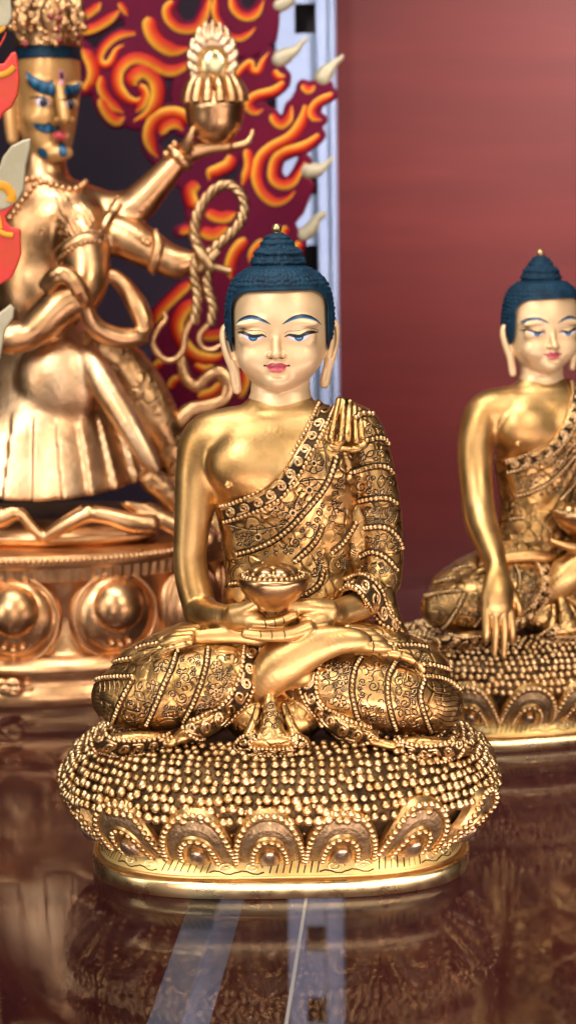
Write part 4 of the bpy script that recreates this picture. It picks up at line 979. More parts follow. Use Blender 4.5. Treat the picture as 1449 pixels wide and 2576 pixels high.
def make_buddha(name, label, pose, group):
    rt = empty(name, tuple(FB.loc), label, 'buddha statue', group)
    body = build('body', BODY[pose], FB, M['brass'], rt)
    hd = build('head', HEAD, FB, M['skin'], rt)
    build('hair', HAIR, FB, M['hair'], hd)
    s = Soup(); c = P3(696, 575, -8); spheres(s, [c], 13.0, tpl=SPH2); tube(s, [c - np.array([0, 0, 22]), c - np.array([0, 0, 8])], [12, 9], 16); build('finial', s, FB, M['bead'], hd)
    for b_ in BROWS: build('eyebrow', b_, FB, M['paint'], hd)
    for wv in EYES:
        s = Soup(); 
        for q in wv:
            for a in range(len(q.v)): s.v.append(q.v[a]); s.f.append(q.f[a] - sum(len(x) for x in q.v[:a]) + s.n); s.c.append(q.c[a]); s.m.append(q.m[a]); s.n += len(q.v[a])
        build('eye', s, FB, M['paint'], hd)
    build('lips', LIPS, FB, M['paint'], hd); build('nostrils', NOSTRILS, FB, M['paint'], hd)
    rb = build('upper_robe', ROBE, FB, M['robe'], rt); lg = build('lower_robe', LEGS, FB, M['robe'], rt)
    for par, (h_, c_, e_) in ((rb, UP), (lg, LOW)):
        
        for q in h_.L: build('hem_band', q, FB, [M['bead'], M['patina']], par)
        for q in c_.L: build('bead_cord', q, FB, [M['bead'], M['patina']], par)
        build('engraving', e_, FB, [M['bead'], M['patina']], par)
    if pose == 'bowl':
        oc = Orn(Caster(FB, bvh_of(BODY[pose]))); cs = Soup()
        for x, y, l in ((656, 1597, 10), (684, 1598, 11), (716, 1597, 11), (668, 1571, 10), (692, 1568, 10), (714, 1562, 9)): oc.line(cs, [(x - 2, y - l), (x + 1, y), (x, y + l * .8)], 1.5, 0.1)
        for x, y, l in ((938, 1626, 12), (932, 1608, 8)): oc.line(cs, [(x, y - l), (x + 2, y), (x, y + l)], 1.8, 0.1)
        build('finger_creases', cs, FB, M['patina'], body)
    bl, fruit, bd = bowl_soup(688, 1463, 216, 1.0) if pose == 'bowl' else bowl_soup(752, 1472, 215, 0.98)
    bo = build('alms_bowl', bl, FB, M['bowl'], rt); build('fruit_heap', fruit, FB, M['bowl'], bo); build('bead_ring', bd, FB, M['bead'], bo)
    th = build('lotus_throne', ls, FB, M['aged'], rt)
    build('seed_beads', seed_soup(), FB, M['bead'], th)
    me = petal_mesh('petal'); ring = sring(90, 474, 356, 720, c=LC); ring = np.vstack([ring, ring[:1]])
    ph0 = 0
    pts = resample(ring, n=16 * 40 + 1)
    # start so that one petal faces the photograph's front petal
    tgt = P3(679, 2120, 356)[:2]; i0 = int(np.argmin(np.linalg.norm(pts[:, :2] - tgt, axis=1)))
    for lay in (0, 1):
        for i in range(16):
            k = (i0 + i * 40 + (20 if lay else 0)) % 640; a, b = pts[(k - 12) % 640], pts[(k + 12) % 640]; d = b - a; ang = math.atan2(d[1], d[0])
            o = link('petal', me, th); q = pts[k].copy(); nrm = np.array([math.sin(ang), -math.cos(ang), 0])
            if lay: q = q - nrm * 26 + np.array([0, 0, 14])
            o.location = q * FB.k; o.rotation_euler = (0, 0, ang)
            o.rotation_euler = (random.uniform(-.05, .05), random.uniform(-.04, .04), ang + random.uniform(-.03, .03)); o.scale = (random.uniform(.95, 1.04), random.uniform(.95, 1.12), random.uniform(.96, 1.05))
            if lay: o.scale = (0.8, 0.9, 1.0)
    build('base_plate', plate_soup(), FB, [M['plate'], M['brass'], M['plate'], M['patina'], M['slope']], th)
    return rt
B1 = make_buddha('buddha_statue', 'seated gold buddha statue holding the bowl with both hands on a beaded lotus throne', 'bowl', 'seated gold buddha statues')
B2 = make_buddha('buddha_statue', 'seated gold buddha statue reaching its right hand down over its knee beside the red wall', 'touch', 'seated gold buddha statues')
pB = CAM + ray(1362, 1800) * ((0.160 - CAM[1]) / ray(1362, 1800)[1])
B2.location = (pB[0], 0.160, 0.0); B2.rotation_euler = (0, 0, R(18)); B2.scale = (0.93,) * 3

# ------------------------------------------------------------------ the large gilt deity with the flame aureole
class G:
    """local shorthand for one frame"""
    def __init__(s, loc): s.f = Frame(loc); s.p = s.f.p; s.q = s.f.pr
    def ch(s, fld_, pts, k=8, **kw): fld_.chain([s.q(*a) for a in pts], k, **kw)
    def path(s, pts): return np.array([s.p(*a) for a in pts])
xD = (110 - CX) / F * 0.91
D_ = G((xD, 0.27, 0.0)); FD = D_.f
deity = empty('deity_statue', tuple(FD.loc), 'large gilt standing deity with blue moustache and red flame aureole holding a jewel vase', 'deity statue')
def dcol(lo, hi, t): return np.array(lo) * (1 - t) + np.array(hi) * t

# pedestal
def w_at(y, v): return FD.p(110, y, v)[2]
ped = Soup(); wz = {y: w_at(y, 440) for y in (1690, 1675, 1655, 1470, 1428, 1405)}
def cring(w, A, n=96): return sring(w, A, A * 0.95, n, 2.0)
loft(ped, [cring(*q) for q in [(0, 486), (10, 490), (30, 490), (40, 480), (wz[1690] - 8, 478), (wz[1690], 492), (wz[1675], 488), (wz[1655], 466), (wz[1655] + 8, 448), ((wz[1655] + wz[1470]) / 2, 446), (wz[1470], 462), (wz[1470] + 4, 468)]], mi=0, cap0=True)
pr_ = []
for i in range(96 * 4):
    pass
fl = []
n = 480; t = 2 * np.pi * np.arange(n) / n; wob = 1 + 0.005 * np.where(np.arange(n) % 4 < 2, 1, -1)
for w_, A in ((wz[1470] + 4, 466), (wz[1428] - 4, 472)): fl.append(np.stack([A * wob * np.cos(t), A * .95 * wob * np.sin(t), np.full(n, w_)], 1))
loft(ped, fl, mi=0); loft(ped, [cring(*q) for q in [(wz[1428] - 4, 474), (wz[1428], 480), (wz[1405], 480), (wz[1405] + 8, 470), (wz[1405] + 6, 200)]], mi=0, cap1=True)
pedo = build('lotus_pedestal', ped, FD, [M['copper']], deity)
s = Soup(); a = 2 * np.pi * np.arange(230) / 230; spheres(s, np.stack([480 * np.cos(a), 456 * np.sin(a), np.full(230, wz[1405] - 5)], 1), 8.5); build('bead_rim', s, FD, M['copper'], pedo)
def dome_petal():
    s = Soup()
    def dome(c, rx, rz, dep, mi):
        V, Q = SPH2; V = V * np.array([rx, dep, rz]) + np.array(c); s.add(V, Q, None, mi)
    dome((0, 0, 0), 112, 112, 40, 0); dome((0, -8, 4), 96, 96, 50, 0); dome((0, -26, 22), 66, 66, 62, 0)
    th = np.linspace(0, 2 * np.pi, 40); tube(s, np.stack([104 * np.cos(th), -20 + 0 * th, 104 * np.sin(th)], 1), 5, 6)
    for x in (-22, 0, 22): spheres(s, [(x, -48, -62 - 6 * (x == 0))], 9)
    return mesh_data('dome_petal', np.vstack(s.v) * FD.k, np.vstack(s.f), [M['copper']], None, np.concatenate(s.m))
dpm = dome_petal(); pc = FD.p(288, 1557, 410); a0 = math.atan2(pc[1], pc[0])
for i in range(12):
    a = a0 + i * 2 * math.pi / 12; o = link('petal', dpm, pedo); o.location = np.array([440 * math.cos(a), 418 * math.sin(a), pc[2] + 6]) * FD.k; o.rotation_euler = (0, 0, a + math.pi / 2)
s = Soup()
for i in range(9): s_ = FD.p(20 + 18 * math.cos(i * .9), 1730 + 14 * math.sin(i * 1.3), 478); spheres(s, [s_], 10 + 3 * (i % 3), sc=(1.4, .5, .8))
for i in range(3): tube(s, D_.path([(30 + 40 * i + 14 * math.cos(b) * (1 - b / 12), 1728 + 14 * math.sin(b) * (1 - b / 12), 470 - 12 * i) for b in np.linspace(0, 9, 20)]), 4)
build('scroll_relief', s, FD, M['copper'], pedo)

# body with three arms in view
f = fld(FD, -140, 305, 680, 1000, -130, 330, 5.0)
f.ell(FD.p(165, 565, 90), (112, 88, 112), 20); f.ell(FD.p(95, 560, 70), (110, 90, 120), 30); f.ell(FD.p(100, 720, 60), (120, 100, 150), 40)
D_.ch(f, [(110, 400, 60, 55), (115, 480, 60, 64)], 25)
D_.ch(f, [(225, 530, 70, 62), (275, 535, 90, 52), (335, 522, 105, 47), (395, 462, 115, 37), (452, 397, 122, 27)], 14)
D_.ch(f, [(240, 575, 105, 58), (310, 594, 130, 55), (370, 625, 140, 48), (400, 642, 142, 42)], 12)
D_.ch(f, [(400, 642, 142, 40), (440, 660, 146, 40), (470, 656, 152, 28), (495, 648, 156, 15)], 6)
D_.ch(f, [(200, 560, 130, 66), (212, 630, 175, 62), (215, 700, 205, 58), (195, 745, 220, 54)], 14); D_.ch(f, [(195, 745, 220, 54), (150, 770, 236, 50), (105, 815, 248, 44), (66, 845, 256, 34)], 8)
D_.ch(f, [(66, 845, 256, 36), (30, 850, 256, 40), (-10, 846, 250, 34)], 8)
# open hand under the vase
D_.ch(f, [(452, 397, 122, 27), (480, 382, 126, 25), (530, 372, 130, 17), (590, 368, 132, 12)], 6); 
for y, v, r in ((360, 150, 9), (352, 130, 9), (346, 112, 8)): D_.ch(f, [(590, 368, v, 11), (615, 362, v, 10), (630, 348, v, r), (636, 328, v, r - 3)], 4)
D_.ch(f, [(468, 372, 150, 16), (478, 345, 168, 11), (486, 325, 172, 8)], 5)
DB = f.mesh(); db = build('body', DB, FD, M['copper'], deity)
s = Soup(); cD = Caster(FD, bvh_of(DB)); oD = Orn(cD)
for pth in ([(141, 651), (158, 632), (180, 615), (205, 603), (232, 597), (254, 597)], [(258, 590), (268, 560), (284, 535), (300, 510)], [(394, 595), (398, 620), (392, 650), (384, 676)], [(432, 378), (452, 396), (472, 415), (488, 428)]):
    for q, nn in cD.path(resample(cr(pth, 8), step=4)): tube(s, q, 15, 8)
    oD.beads(s, [(x - 3, y - 12) for x, y in pth], 6); oD.beads(s, [(x + 3, y + 11) for x, y in pth], 6)
    build('armlet', s, FD, M['copper'], db); s = Soup()
for x, y in ((430, 372), (418, 388), (440, 362), (362, 606), (372, 612)): spheres(s, [np.array(cD.hit(x, y)[0] or FD.p(x, y, 140))], 10)
build('bracelet_studs', s, FD, M['copper'], db)
s = Soup()
for pth in ([(104, 460), (88, 468), (76, 484), (58, 508), (42, 530), (28, 548)], [(178, 385), (196, 398), (215, 415), (232, 442)], [(40, 470), (70, 455), (100, 452), (140, 470), (190, 478), (225, 452)]): oD.beads(s, pth, 8.5)
for q in range(26):
    x, y = random.uniform(140, 215), random.uniform(470, 560); oD.line(s, [(x, y), (x + 14, y + 16), (x + 24, y + 38)], 4.5)
for q in range(7): oD.spiral(s, random.uniform(105, 185), random.uniform(530, 590), 12, q, 1)
build('necklace', s, FD, [M['copper'], M['copper']], db)
# sleeve rolls and the looped sash
f = fld(FD, 60, 640, 420, 900, 60, 330, 4.5)
D_.ch(f, [(112, 716, 262, 14), (140, 688, 282, 17), (172, 690, 282, 19), (196, 716, 276, 20), (212, 750, 262, 20)], 4); D_.ch(f, [(122, 732, 268, 10), (150, 702, 288, 12), (176, 706, 290, 13), (192, 735, 284, 13)], 4)
D_.ch(f, [(212, 744, 255, 20), (222, 792, 240, 21), (250, 830, 225, 24), (300, 850, 205, 26), (345, 848, 190, 22), (368, 856, 180, 8)], 6)
D_.ch(f, [(255, 690, 170, 16), (290, 698, 165, 20), (320, 728, 165, 22), (346, 770, 170, 26), (362, 812, 176, 24), (356, 838, 182, 18)], 6)
build('sash', f.mesh(), FD, M['copper'], deity)
# skirt, leg drapery, trampled figure
f = fld(FD, -200, 780, 560, 1300, -140, 420, 5.5)
f.table(rows(FD, smoothrow([(800, 20, 215, 120, 110), (860, -10, 250, 150, 120), (930, -50, 300, 180, 125), (1010, -95, 338, 215, 130), (1090, -130, 366, 245, 130), (1160, -155, 388, 272, 130), (1215, -170, 396, 292, 120), (1262, -178, 392, 306, 110)])), 0)
X, Y, Z = f.all(); th = np.arctan2(Y + 20, X); fr_ = th * 24 / (2 * math.pi); fr_ = fr_ - np.floor(fr_); f.D = (f.D + (7.0 * fr_ - 3.5) * np.clip((w_at(1030, 200) - Z) / 60.0, 0, 1)).astype(np.float32)
D_.ch(f, [(225, 905, 185, 34), (262, 965, 214, 36), (320, 1060, 250, 32), (372, 1150, 272, 24), (392, 1180, 276, 14)], 12)
f.ell(FD.p(150, 960, 170), (105, 60, 115), 10, rot=0.25)
X, Y, Z = f.all(); hem = w_at(1262, 290) + 0.0009 * (X - 20) ** 2 * 0.55; f.D = smax(f.D, (hem - Z) * .9, 6).astype(np.float32)
build('skirt', f.mesh(), FD, M['copperskirt'], deity)
f = fld(FD, 180, 820, 600, 1400, -150, 260, 6)
D_.ch(f, [(240, 860, 40, 50), (320, 930, 60, 60), (385, 1040, 60, 62), (425, 1120, 60, 44), (470, 1230, 50, 40), (540, 1330, 60, 50), (580, 1420, 90, 40)], 10)
D_.ch(f, [(380, 1205, 190, 30), (420, 1240, 180, 32), (470, 1290, 160, 30), (520, 1345, 150, 28)], 6)
build('leg_drape', f.mesh(), FD, M['copperchased'], deity)
f = fld(FD, -120, 1215, 620, 1420, 0, 430, 5)
D_.ch(f, [(108, 1356, 372, 11), (140, 1336, 372, 17), (180, 1312, 370, 20), (222, 1290, 366, 22)], 5); D_.ch(f, [(222, 1290, 366, 21), (270, 1298, 362, 20), (330, 1314, 356, 25), (380, 1318, 350, 22)], 5)
D_.ch(f, [(319, 1258, 320, 18), (370, 1286, 322, 22), (430, 1316, 318, 24), (520, 1356, 300, 28)], 5)
D_.ch(f, [(-60, 1300, 360, 30), (0, 1302, 368, 26), (46, 1290, 372, 16), (80, 1326, 374, 13), (112, 1356, 374, 11)], 5)
f.ell(FD.p(130, 1345, 250), (260, 90, 34), 10)
build('trampled_figure', f.mesh(), FD, M['copper'], deity)

# head
DH = smoothrow([(85, 70, 185, 120, 60), (120, 50, 196, 140, 75), (170, 44, 203, 150, 80), (230, 46, 203, 150, 80), (290, 50, 196, 150, 78), (330, 54, 190, 147, 70), (362, 65, 184, 142, 58), (386, 84, 175, 132, 40), (402, 106, 163, 114, 22), (411, 126, 150, 90, 5)])
f = fld(FD, -30, 70, 240, 440, -120, 220, 3.2)
f.table(rows(FD, [q + (0,) for q in DH]), 0)
D_.ch(f, [(152, 215, 150, 13), (154, 245, 156, 13), (160, 275, 168, 15), (164, 298, 176, 14)], 10); f.ell(FD.p(150, 302, 160), (14, 14, 9), 6); f.ell(FD.p(178, 302, 150), (12, 14, 9), 6)
f.ell(FD.p(105, 212, 140), (42, 20, 14), 10, rot=-0.4); f.ell(FD.p(187, 218, 124), (24, 20, 13), 10, rot=0.3); f.ell(FD.p(110, 257, 134), (28, 20, 16), 8); f.ell(FD.p(179, 262, 122), (20, 20, 14), 8)
f.ell(FD.p(98, 295, 122), (34, 30, 22), 20); f.ell(FD.p(155, 342, 148), (22, 14, 12), 8); f.ell(FD.p(150, 385, 130), (34, 26, 20), 16)
D_.ch(f, [(44, 230, 40, 14), (28, 262, 40, 18), (30, 310, 46, 18), (34, 350, 50, 16)], 6)
D_.ch(f, [(115, 400, 60, 50), (112, 440, 50, 54)], 20)
DHM = f.mesh(); dh = build('head', DHM, FD, mat('gold_face_paint', (0.64, 0.345, 0.125), 0.35, 0.38, 0.06, 400, (0.50, 0.24, 0.07), 40), deity)
cH = Caster(FD, bvh_of(DHM))
BL, DK = (0.01, 0.12, 0.24), (0.004, 0.012, 0.03)
def streak(a, t): return lerp(DK, BL, np.clip(math.sin(math.pi * t) * (0.75 + .5 * math.sin(a * 26)), 0, 1))
def dpatch(name, tops, bots, cf, lift=2.0, mm=M['paint']):
    s = Soup(); patch(s, tops, bots, cf, 26, 7, lift, cH); return build(name, s, FD, mm, dh)
dpatch('eyebrow', [(68, 180), (84, 192), (108, 204), (124, 208), (131, 202), (143, 222)], [(71, 195), (78, 212), (98, 230), (118, 238), (132, 242), (144, 232)], streak, 4)
dpatch('eyebrow', [(161, 224), (168, 216), (180, 214), (193, 212), (200, 207)], [(161, 236), (168, 244), (180, 247), (192, 245), (199, 228)], streak, 4)
def deye(xc, w_, yc, h_, ix):
    def cf(a, t):
        x = xc - w_ + 2 * w_ * a; y = yc - h_ + 2 * h_ * t; r = math.hypot((x - ix) / 8.5, (y - yc) / 9.5); ed = max(abs(a - .5) * 2, 0)
        return (0.01, 0.006, 0.008) if r < 1 else ((0.10, 0.05, 0.06) if r < 1.2 else lerp((0.62, 0.60, 0.68), (0.55, 0.16, 0.16), np.clip((ed - .45) * 2, 0, 1)))
    dpatch('eye', [(xc - w_, yc - 4), (xc - w_ * .3, yc - h_), (xc + w_ * .4, yc - h_ * .9), (xc + w_, yc)], [(xc - w_, yc - 3), (xc - w_ * .3, yc + h_), (xc + w_ * .4, yc + h_), (xc + w_, yc + 1)], cf, 1.2)
    dpatch('eyelid_line', [(xc - w_ - 12, yc - 13), (xc - w_ * .3, yc - h_ - 4), (xc + w_ * .4, yc - h_ - 2), (xc + w_, yc - 2)], [(xc - w_ - 12, yc - 11), (xc - w_ * .3, yc - h_ + 1), (xc + w_ * .4, yc - h_ + 2), (xc + w_, yc)], lambda a, t: (0.012, 0.006, 0.01), 2.0)
deye(108, 20, 258, 11, 111); deye(177, 13, 263, 10, 180)
dpatch('forehead_eye', [(148, 172), (158, 178), (165, 192), (161, 208), (155, 220)], [(148, 172), (146, 182), (147, 196), (150, 208), (155, 220)], lambda a, t: (0.01, 0.01, 0.015) if abs(a - .42) < .16 and abs(t - .5) < .3 else (0.55, 0.22, 0.24), 1.5)
dpatch('moustache', [(84, 308), (100, 310), (114, 311), (122, 306), (134, 316), (146, 316), (150, 320)], [(86, 311), (95, 324), (110, 334), (122, 335), (134, 331), (144, 326), (150, 322)], streak, 4)
dpatch('moustache', [(168, 318), (178, 314), (186, 309), (194, 316)], [(168, 322), (176, 330), (186, 333), (193, 324)], streak, 4)
dpatch('lips', [(136, 338), (144, 331), (152, 332), (160, 331), (168, 337)], [(136, 341), (144, 352), (152, 356), (160, 355), (168, 342)], lambda a, t: lerp((0.30, 0.012, 0.02), (0.55, 0.06, 0.06), t), 2)
dpatch('beard', [(149, 360), (156, 358), (163, 362), (169, 384)], [(149, 384), (154, 392), (162, 393), (169, 388)], streak, 4)
dpatch('beard', [(98, 374), (108, 372), (120, 382), (122, 392)], [(98, 380), (106, 392), (116, 397), (121, 395)], streak, 4)
# headband and crown
f = fld(FD, -10, -80, 240, 170, -110, 200, 3.6)
f.table(rows(FD, [(112, 44, 204, 146, 84, 0), (150, 42, 206, 152, 86, 0)]), 0)
X, Y, Z = f.all(); cc = FD.p(130, 150, 150); f.D = smax(f.D, (cc[2] - ((X - cc[0]) / 80) ** 2 * 26 + 2 - Z), 2).astype(np.float32)
build('headband', f.mesh(), FD, M['hair'], dh)
f = fld(FD, -20, -120, 245, 160, -120, 210, 3.4)
f.table(rows(FD, [(86, 40, 208, 150, 90, 0), (122, 40, 208, 158, 90, 0)]), 0)
X, Y, Z = f.all(); f.D = smax(f.D, (FD.p(130, 122, 150)[2] - ((X - cc[0]) / 80) ** 2 * 26 - Z), 2).astype(np.float32)
for x, y, v, hw, hh in ((58, 40, 112, 30, 66), (128, 26, 150, 42, 84), (188, 40, 116, 26, 62)):
    f.ell(FD.p(x, y, v), (hw, 12, hh), 6); f.ell(FD.p(x, y + 14, v + 10), (hw * .55, 12, hh * .45), 3)
    for i in range(7):
        a = math.pi * (i / 6.0); f.ell(FD.p(x + hw * math.cos(a), y + 30 - hh * .95 * math.sin(a), v + 4), (9, 10, 9), 3)
crown = build('crown', f.mesh(), FD, M['copperchased'], dh)
cC = Caster(FD, bvh_of(f.mesh())); s = Soup(); j = Soup()
for i in range(46):
    h, n = cC.hit(random.uniform(36, 204), random.uniform(-5, 122))
    if h is not None: spheres(s, [np.array(h)], random.uniform(4, 8.5))
for i in range(5): oD2 = Orn(cC); oD2.line(s, [(40 + 34 * i + 14 * math.cos(b), 60 + 16 * math.sin(b)) for b in np.linspace(0, 5, 14)], 3.2)
build('crown_beads', s, FD, M['copper'], crown)
for x, y, r in ((65, 110, 10), (150, 102, 9), (130, 42, 9), (145, 75, 9), (152, 30, 7), (150, 48, 9), (195, 128, 8), (196, 90, 7)):
    h, n = cC.hit(x, y)
    if h is not None: spheres(j, [np.array(h)], r, tpl=SPH2)
build('red_jewels', j, FD, M['jewel'], crown)
# jewel vase on the raised palm
c = FD.p(541, 293, 132); s = Soup(); n = 48; t = 2 * np.pi * np.arange(n) / n
prof = [(-66, 10), (-64, 26), (-52, 46), (-30, 62), (-5, 70), (18, 72), (24, 75), (30, 72), (34, 70), (60, 60), (84, 46)]
loft(s, [np.stack([c[0] + r * np.cos(t), c[1] + r * np.sin(t), np.full(n, c[2] + w)], 1) for w, r in prof], cap0=True, cap1=True)
for i in range(14):
    a = 2 * math.pi * i / 14; P = [c + np.array([math.cos(a) * r, math.sin(a) * r, w]) for w, r in ((34, 70), (58, 66), (80, 56), (92, 50))]; tube(s, cr(P, 5), np.interp(np.linspace(0, 1, 16), [0, .5, 1], [13, 14, 9]), 8)
    for q in range(3): tube(s, [c + np.array([math.cos(a + d_) * (64 - 3 * q), math.sin(a + d_) * (64 - 3 * q), 66 + 9 * q]) for d_ in (-.16, 0, .16)], 4, 5)
vase = build('jewel_vase', s, FD, M['copper'], deity)
f = fld(FD, 450, 30, 630, 230, 60, 200, 3.2); f.ell(FD.p(535, 150, 132), (52, 16, 66), 3); D_.ch(f, [(535, 110, 132, 26), (534, 75, 132, 15), (533, 50, 132, 4)], 8, sc=(1, 1.6, 1))
for i in range(13):
    a = -0.55 + i * (math.pi + 1.1) / 12; x, y = 535 + 55 * math.cos(a), 152 - 72 * math.sin(a); D_.ch(f, [(x - 14 * math.cos(a), y + 14, 138, 12), (x + 3 * math.cos(a), y, 139, 9), (x + 1 * math.cos(a), y - 18, 137, 6), (x - 9 * math.cos(a), y - 32, 135, 2.5)], 2)
f.ell(FD.p(537, 160, 142), (37, 14, 40), 2, mode='sub'); jf = build('flaming_jewel', f.mesh(), FD, mat('pale_gilt', (0.74, 0.52, 0.34), 1.0, 0.34, 0.3, 500, (0.55, 0.34, 0.20), 90), vase)
s = Soup(); V, Q = SPH2; s.add(V * np.array([32, 11, 36]) + FD.p(537, 160, 134), Q); build('cabochon', s, FD, M['plate'], jf)

# rope noose with hooks
def rope(s, P, r, tw=0.028):
    P = resample(cr(P, 8), step=4); n = len(P); T = np.gradient(P, axis=0); T /= np.linalg.norm(T, axis=1)[:, None]; A = np.cross(T, [0, -1, 0]); A /= np.linalg.norm(A, axis=1)[:, None] + 1e-9; B = np.cross(A, T)
    L = 4 * np.arange(n) * tw * 2 * math.pi / 2
    for ph in (0, 2 * math.pi / 3, 4 * math.pi / 3): tube(s, P + (np.cos(L + ph)[:, None] * A + np.sin(L + ph)[:, None] * B) * r * .52, r * .60, 7)
s = Soup(); V0 = 168
rope(s, D_.path([(508, 648, V0), (490, 588, V0), (498, 536, V0), (518, 500, V0), (548, 472, V0 + 4), (579, 465, V0 + 6), (606, 487, V0 + 4), (615, 520, V0), (606, 557, V0), (582, 588, V0), (552, 615, V0), (520, 645, V0)]), 13)
rope(s, D_.path([(494, 650, V0 + 6), (490, 690, V0 + 4), (497, 730, V0), (496, 775, V0), (488, 812, V0)]), 13); rope(s, D_.path([(535, 650, V0 + 4), (522, 700, V0 + 2), (528, 740, V0), (537, 776, V0), (530, 815, V0)]), 13)
tube(s, cr(D_.path([(500, 628, V0 + 14), (515, 650, V0 + 20), (530, 672, V0 + 20)]), 6), 16, 8); tube(s, cr(D_.path([(505, 680, V0 + 14), (525, 655, V0 + 20), (548, 632, V0 + 14)]), 6), 13, 8); tube(s, cr(D_.path([(530, 668, V0 + 10), (556, 676, V0 + 10), (580, 682, V0 + 8)]), 6), 9, 8)
rp = build('rope_noose', s, FD, mat('aged_gilt_rope', (0.58, 0.38, 0.20), 1.0, 0.36, 0.2, 500, (0.34, 0.19, 0.08), 120), deity)
for P in ([(482, 806, V0), (467, 840, V0), (462, 878, V0), (442, 903, V0), (419, 906, V0), (395, 886, V0), (386, 855, V0), (401, 824, V0), (418, 803, V0), (413, 784, V0)], [(525, 815, V0), (503, 842, V0), (509, 873, V0), (534, 881, V0), (558, 866, V0)]):
    s = Soup(); q = cr(D_.path(P), 6); tube(s, q, np.interp(np.linspace(0, 1, len(q)), [0, .8, 1], [8.5, 8, 3]), 8); build('hook', s, FD, M['copper'], rp)
f = fld(FD, 420, 870, 620, 1100, 0, 200, 4); D_.ch(f, [(457, 905, 60, 15), (470, 955, 62, 16), (498, 972, 64, 15), (524, 946, 64, 17), (555, 938, 62, 19), (576, 966, 60, 20), (566, 1002, 60, 19), (530, 1022, 62, 20), (480, 1034, 66, 22), (452, 1060, 66, 24)], 4, sc=(1, 1.3, 1)); build('scarf_end', f.mesh(), FD, M['copper'], deity)

# flame aureole
A_ = G((xD, 0.335, 0.0)); FA = A_.f
def poly_d(P, X, Z):
    P = np.array(P, float); d = np.full(np.broadcast(X, Z).shape, 1e9); ins = np.zeros(d.shape, bool)
    for a, b in zip(P, np.roll(P, -1, 0)):
        ba = b - a; t = np.clip(((X - a[0]) * ba[0] + (Z - a[1]) * ba[1]) / (ba @ ba + 1e-9), 0, 1); d = np.minimum(d, (X - a[0] - t * ba[0]) ** 2 + (Z - a[1] - t * ba[1]) ** 2)
        c = (a[1] > Z) != (b[1] > Z); 
        if abs(ba[1]) > 1e-9: ins ^= c & (X < ba[0] * (Z - a[1]) / ba[1] + a[0])
    return np.where(ins, -1, 1) * np.sqrt(d)
def slab(g, polys, holes, strokes, th, h, box, rnd=6, v=0, grow=0):
    f = fld(g.f, *box, v - th - 12, v + th + 12, h); X, Z = f.ax[0][:, None], f.ax[2][None, :]
    d = np.full((len(f.ax[0]), len(f.ax[2])), 1e3)
    for P in polys: d = np.minimum(d, poly_d([g.p(x, y, v)[[0, 2]] for x, y in P], X, Z) - grow)
    for P in holes: d = np.maximum(d, -poly_d([g.p(x, y, v)[[0, 2]] for x, y in P], X, Z))
    for P, w in strokes:
        q = [g.p(x, y, v)[[0, 2]] for x, y in cr(P, 5)]
        for a, b in zip(q[:-1], q[1:]):
            ba = b - a; t = np.clip(((X - a[0]) * ba[0] + (Z - a[1]) * ba[1]) / (ba @ ba + 1e-9), 0, 1); d = smin(d, np.sqrt((X - a[0] - t * ba[0]) ** 2 + (Z - a[1] - t * ba[1]) ** 2) - w, 6)
    Y = f.ax[1][None, :, None] + v; f.D = smax(d[:, None, :], np.abs(Y) - th, rnd).astype(np.float32); return f
PA = [(170, -40), (705, -40), (700, 10), (698, 60), (692, 100), (640, 138), (597, 142), (596, 172), (628, 152), (645, 163), (664, 150), (682, 130), (714, 170), (722, 195), (692, 232), (655, 243), (630, 258), (642, 284), (688, 288), (705, 312), (724, 292), (728, 265), (750, 225), (762, 210), (832, 208), (836, 235), (810, 262), (802, 285), (812, 300), (798, 350), (750, 383), (712, 400), (705, 430), (715, 455), (742, 450), (755, 430), (776, 450), (788, 465), (760, 535), (738, 560), (755, 600), (745, 640), (760, 700), (740, 800), (620, 860), (620, 1060), (430, 1020), (386, 990), (382, 935), (394, 880), (388, 820), (405, 785), (440, 740), (478, 709), (505, 640), (470, 540), (480, 470), (450, 470), (430, 420), (470, 400), (475, 330), (440, 275), (432, 240), (440, 205), (470, 192), (430, 185), (390, 172), (360, 158), (325, 160), (305, 180), (290, 158), (285, 130), (318, 110), (345, 90), (322, 70), (308, 30), (262, 58), (200, 82), (170, 85)]
HOLES = [[(448, -40), (512, -40), (510, 15), (500, 42), (480, 56), (460, 48), (448, 28)], [(603, -40), (657, -40), (655, -5), (645, 18), (628, 30), (612, 20), (604, 0)], [(560, 392), (590, 386), (612, 395), (612, 440), (592, 466), (545, 462), (549, 440), (585, 425)]]
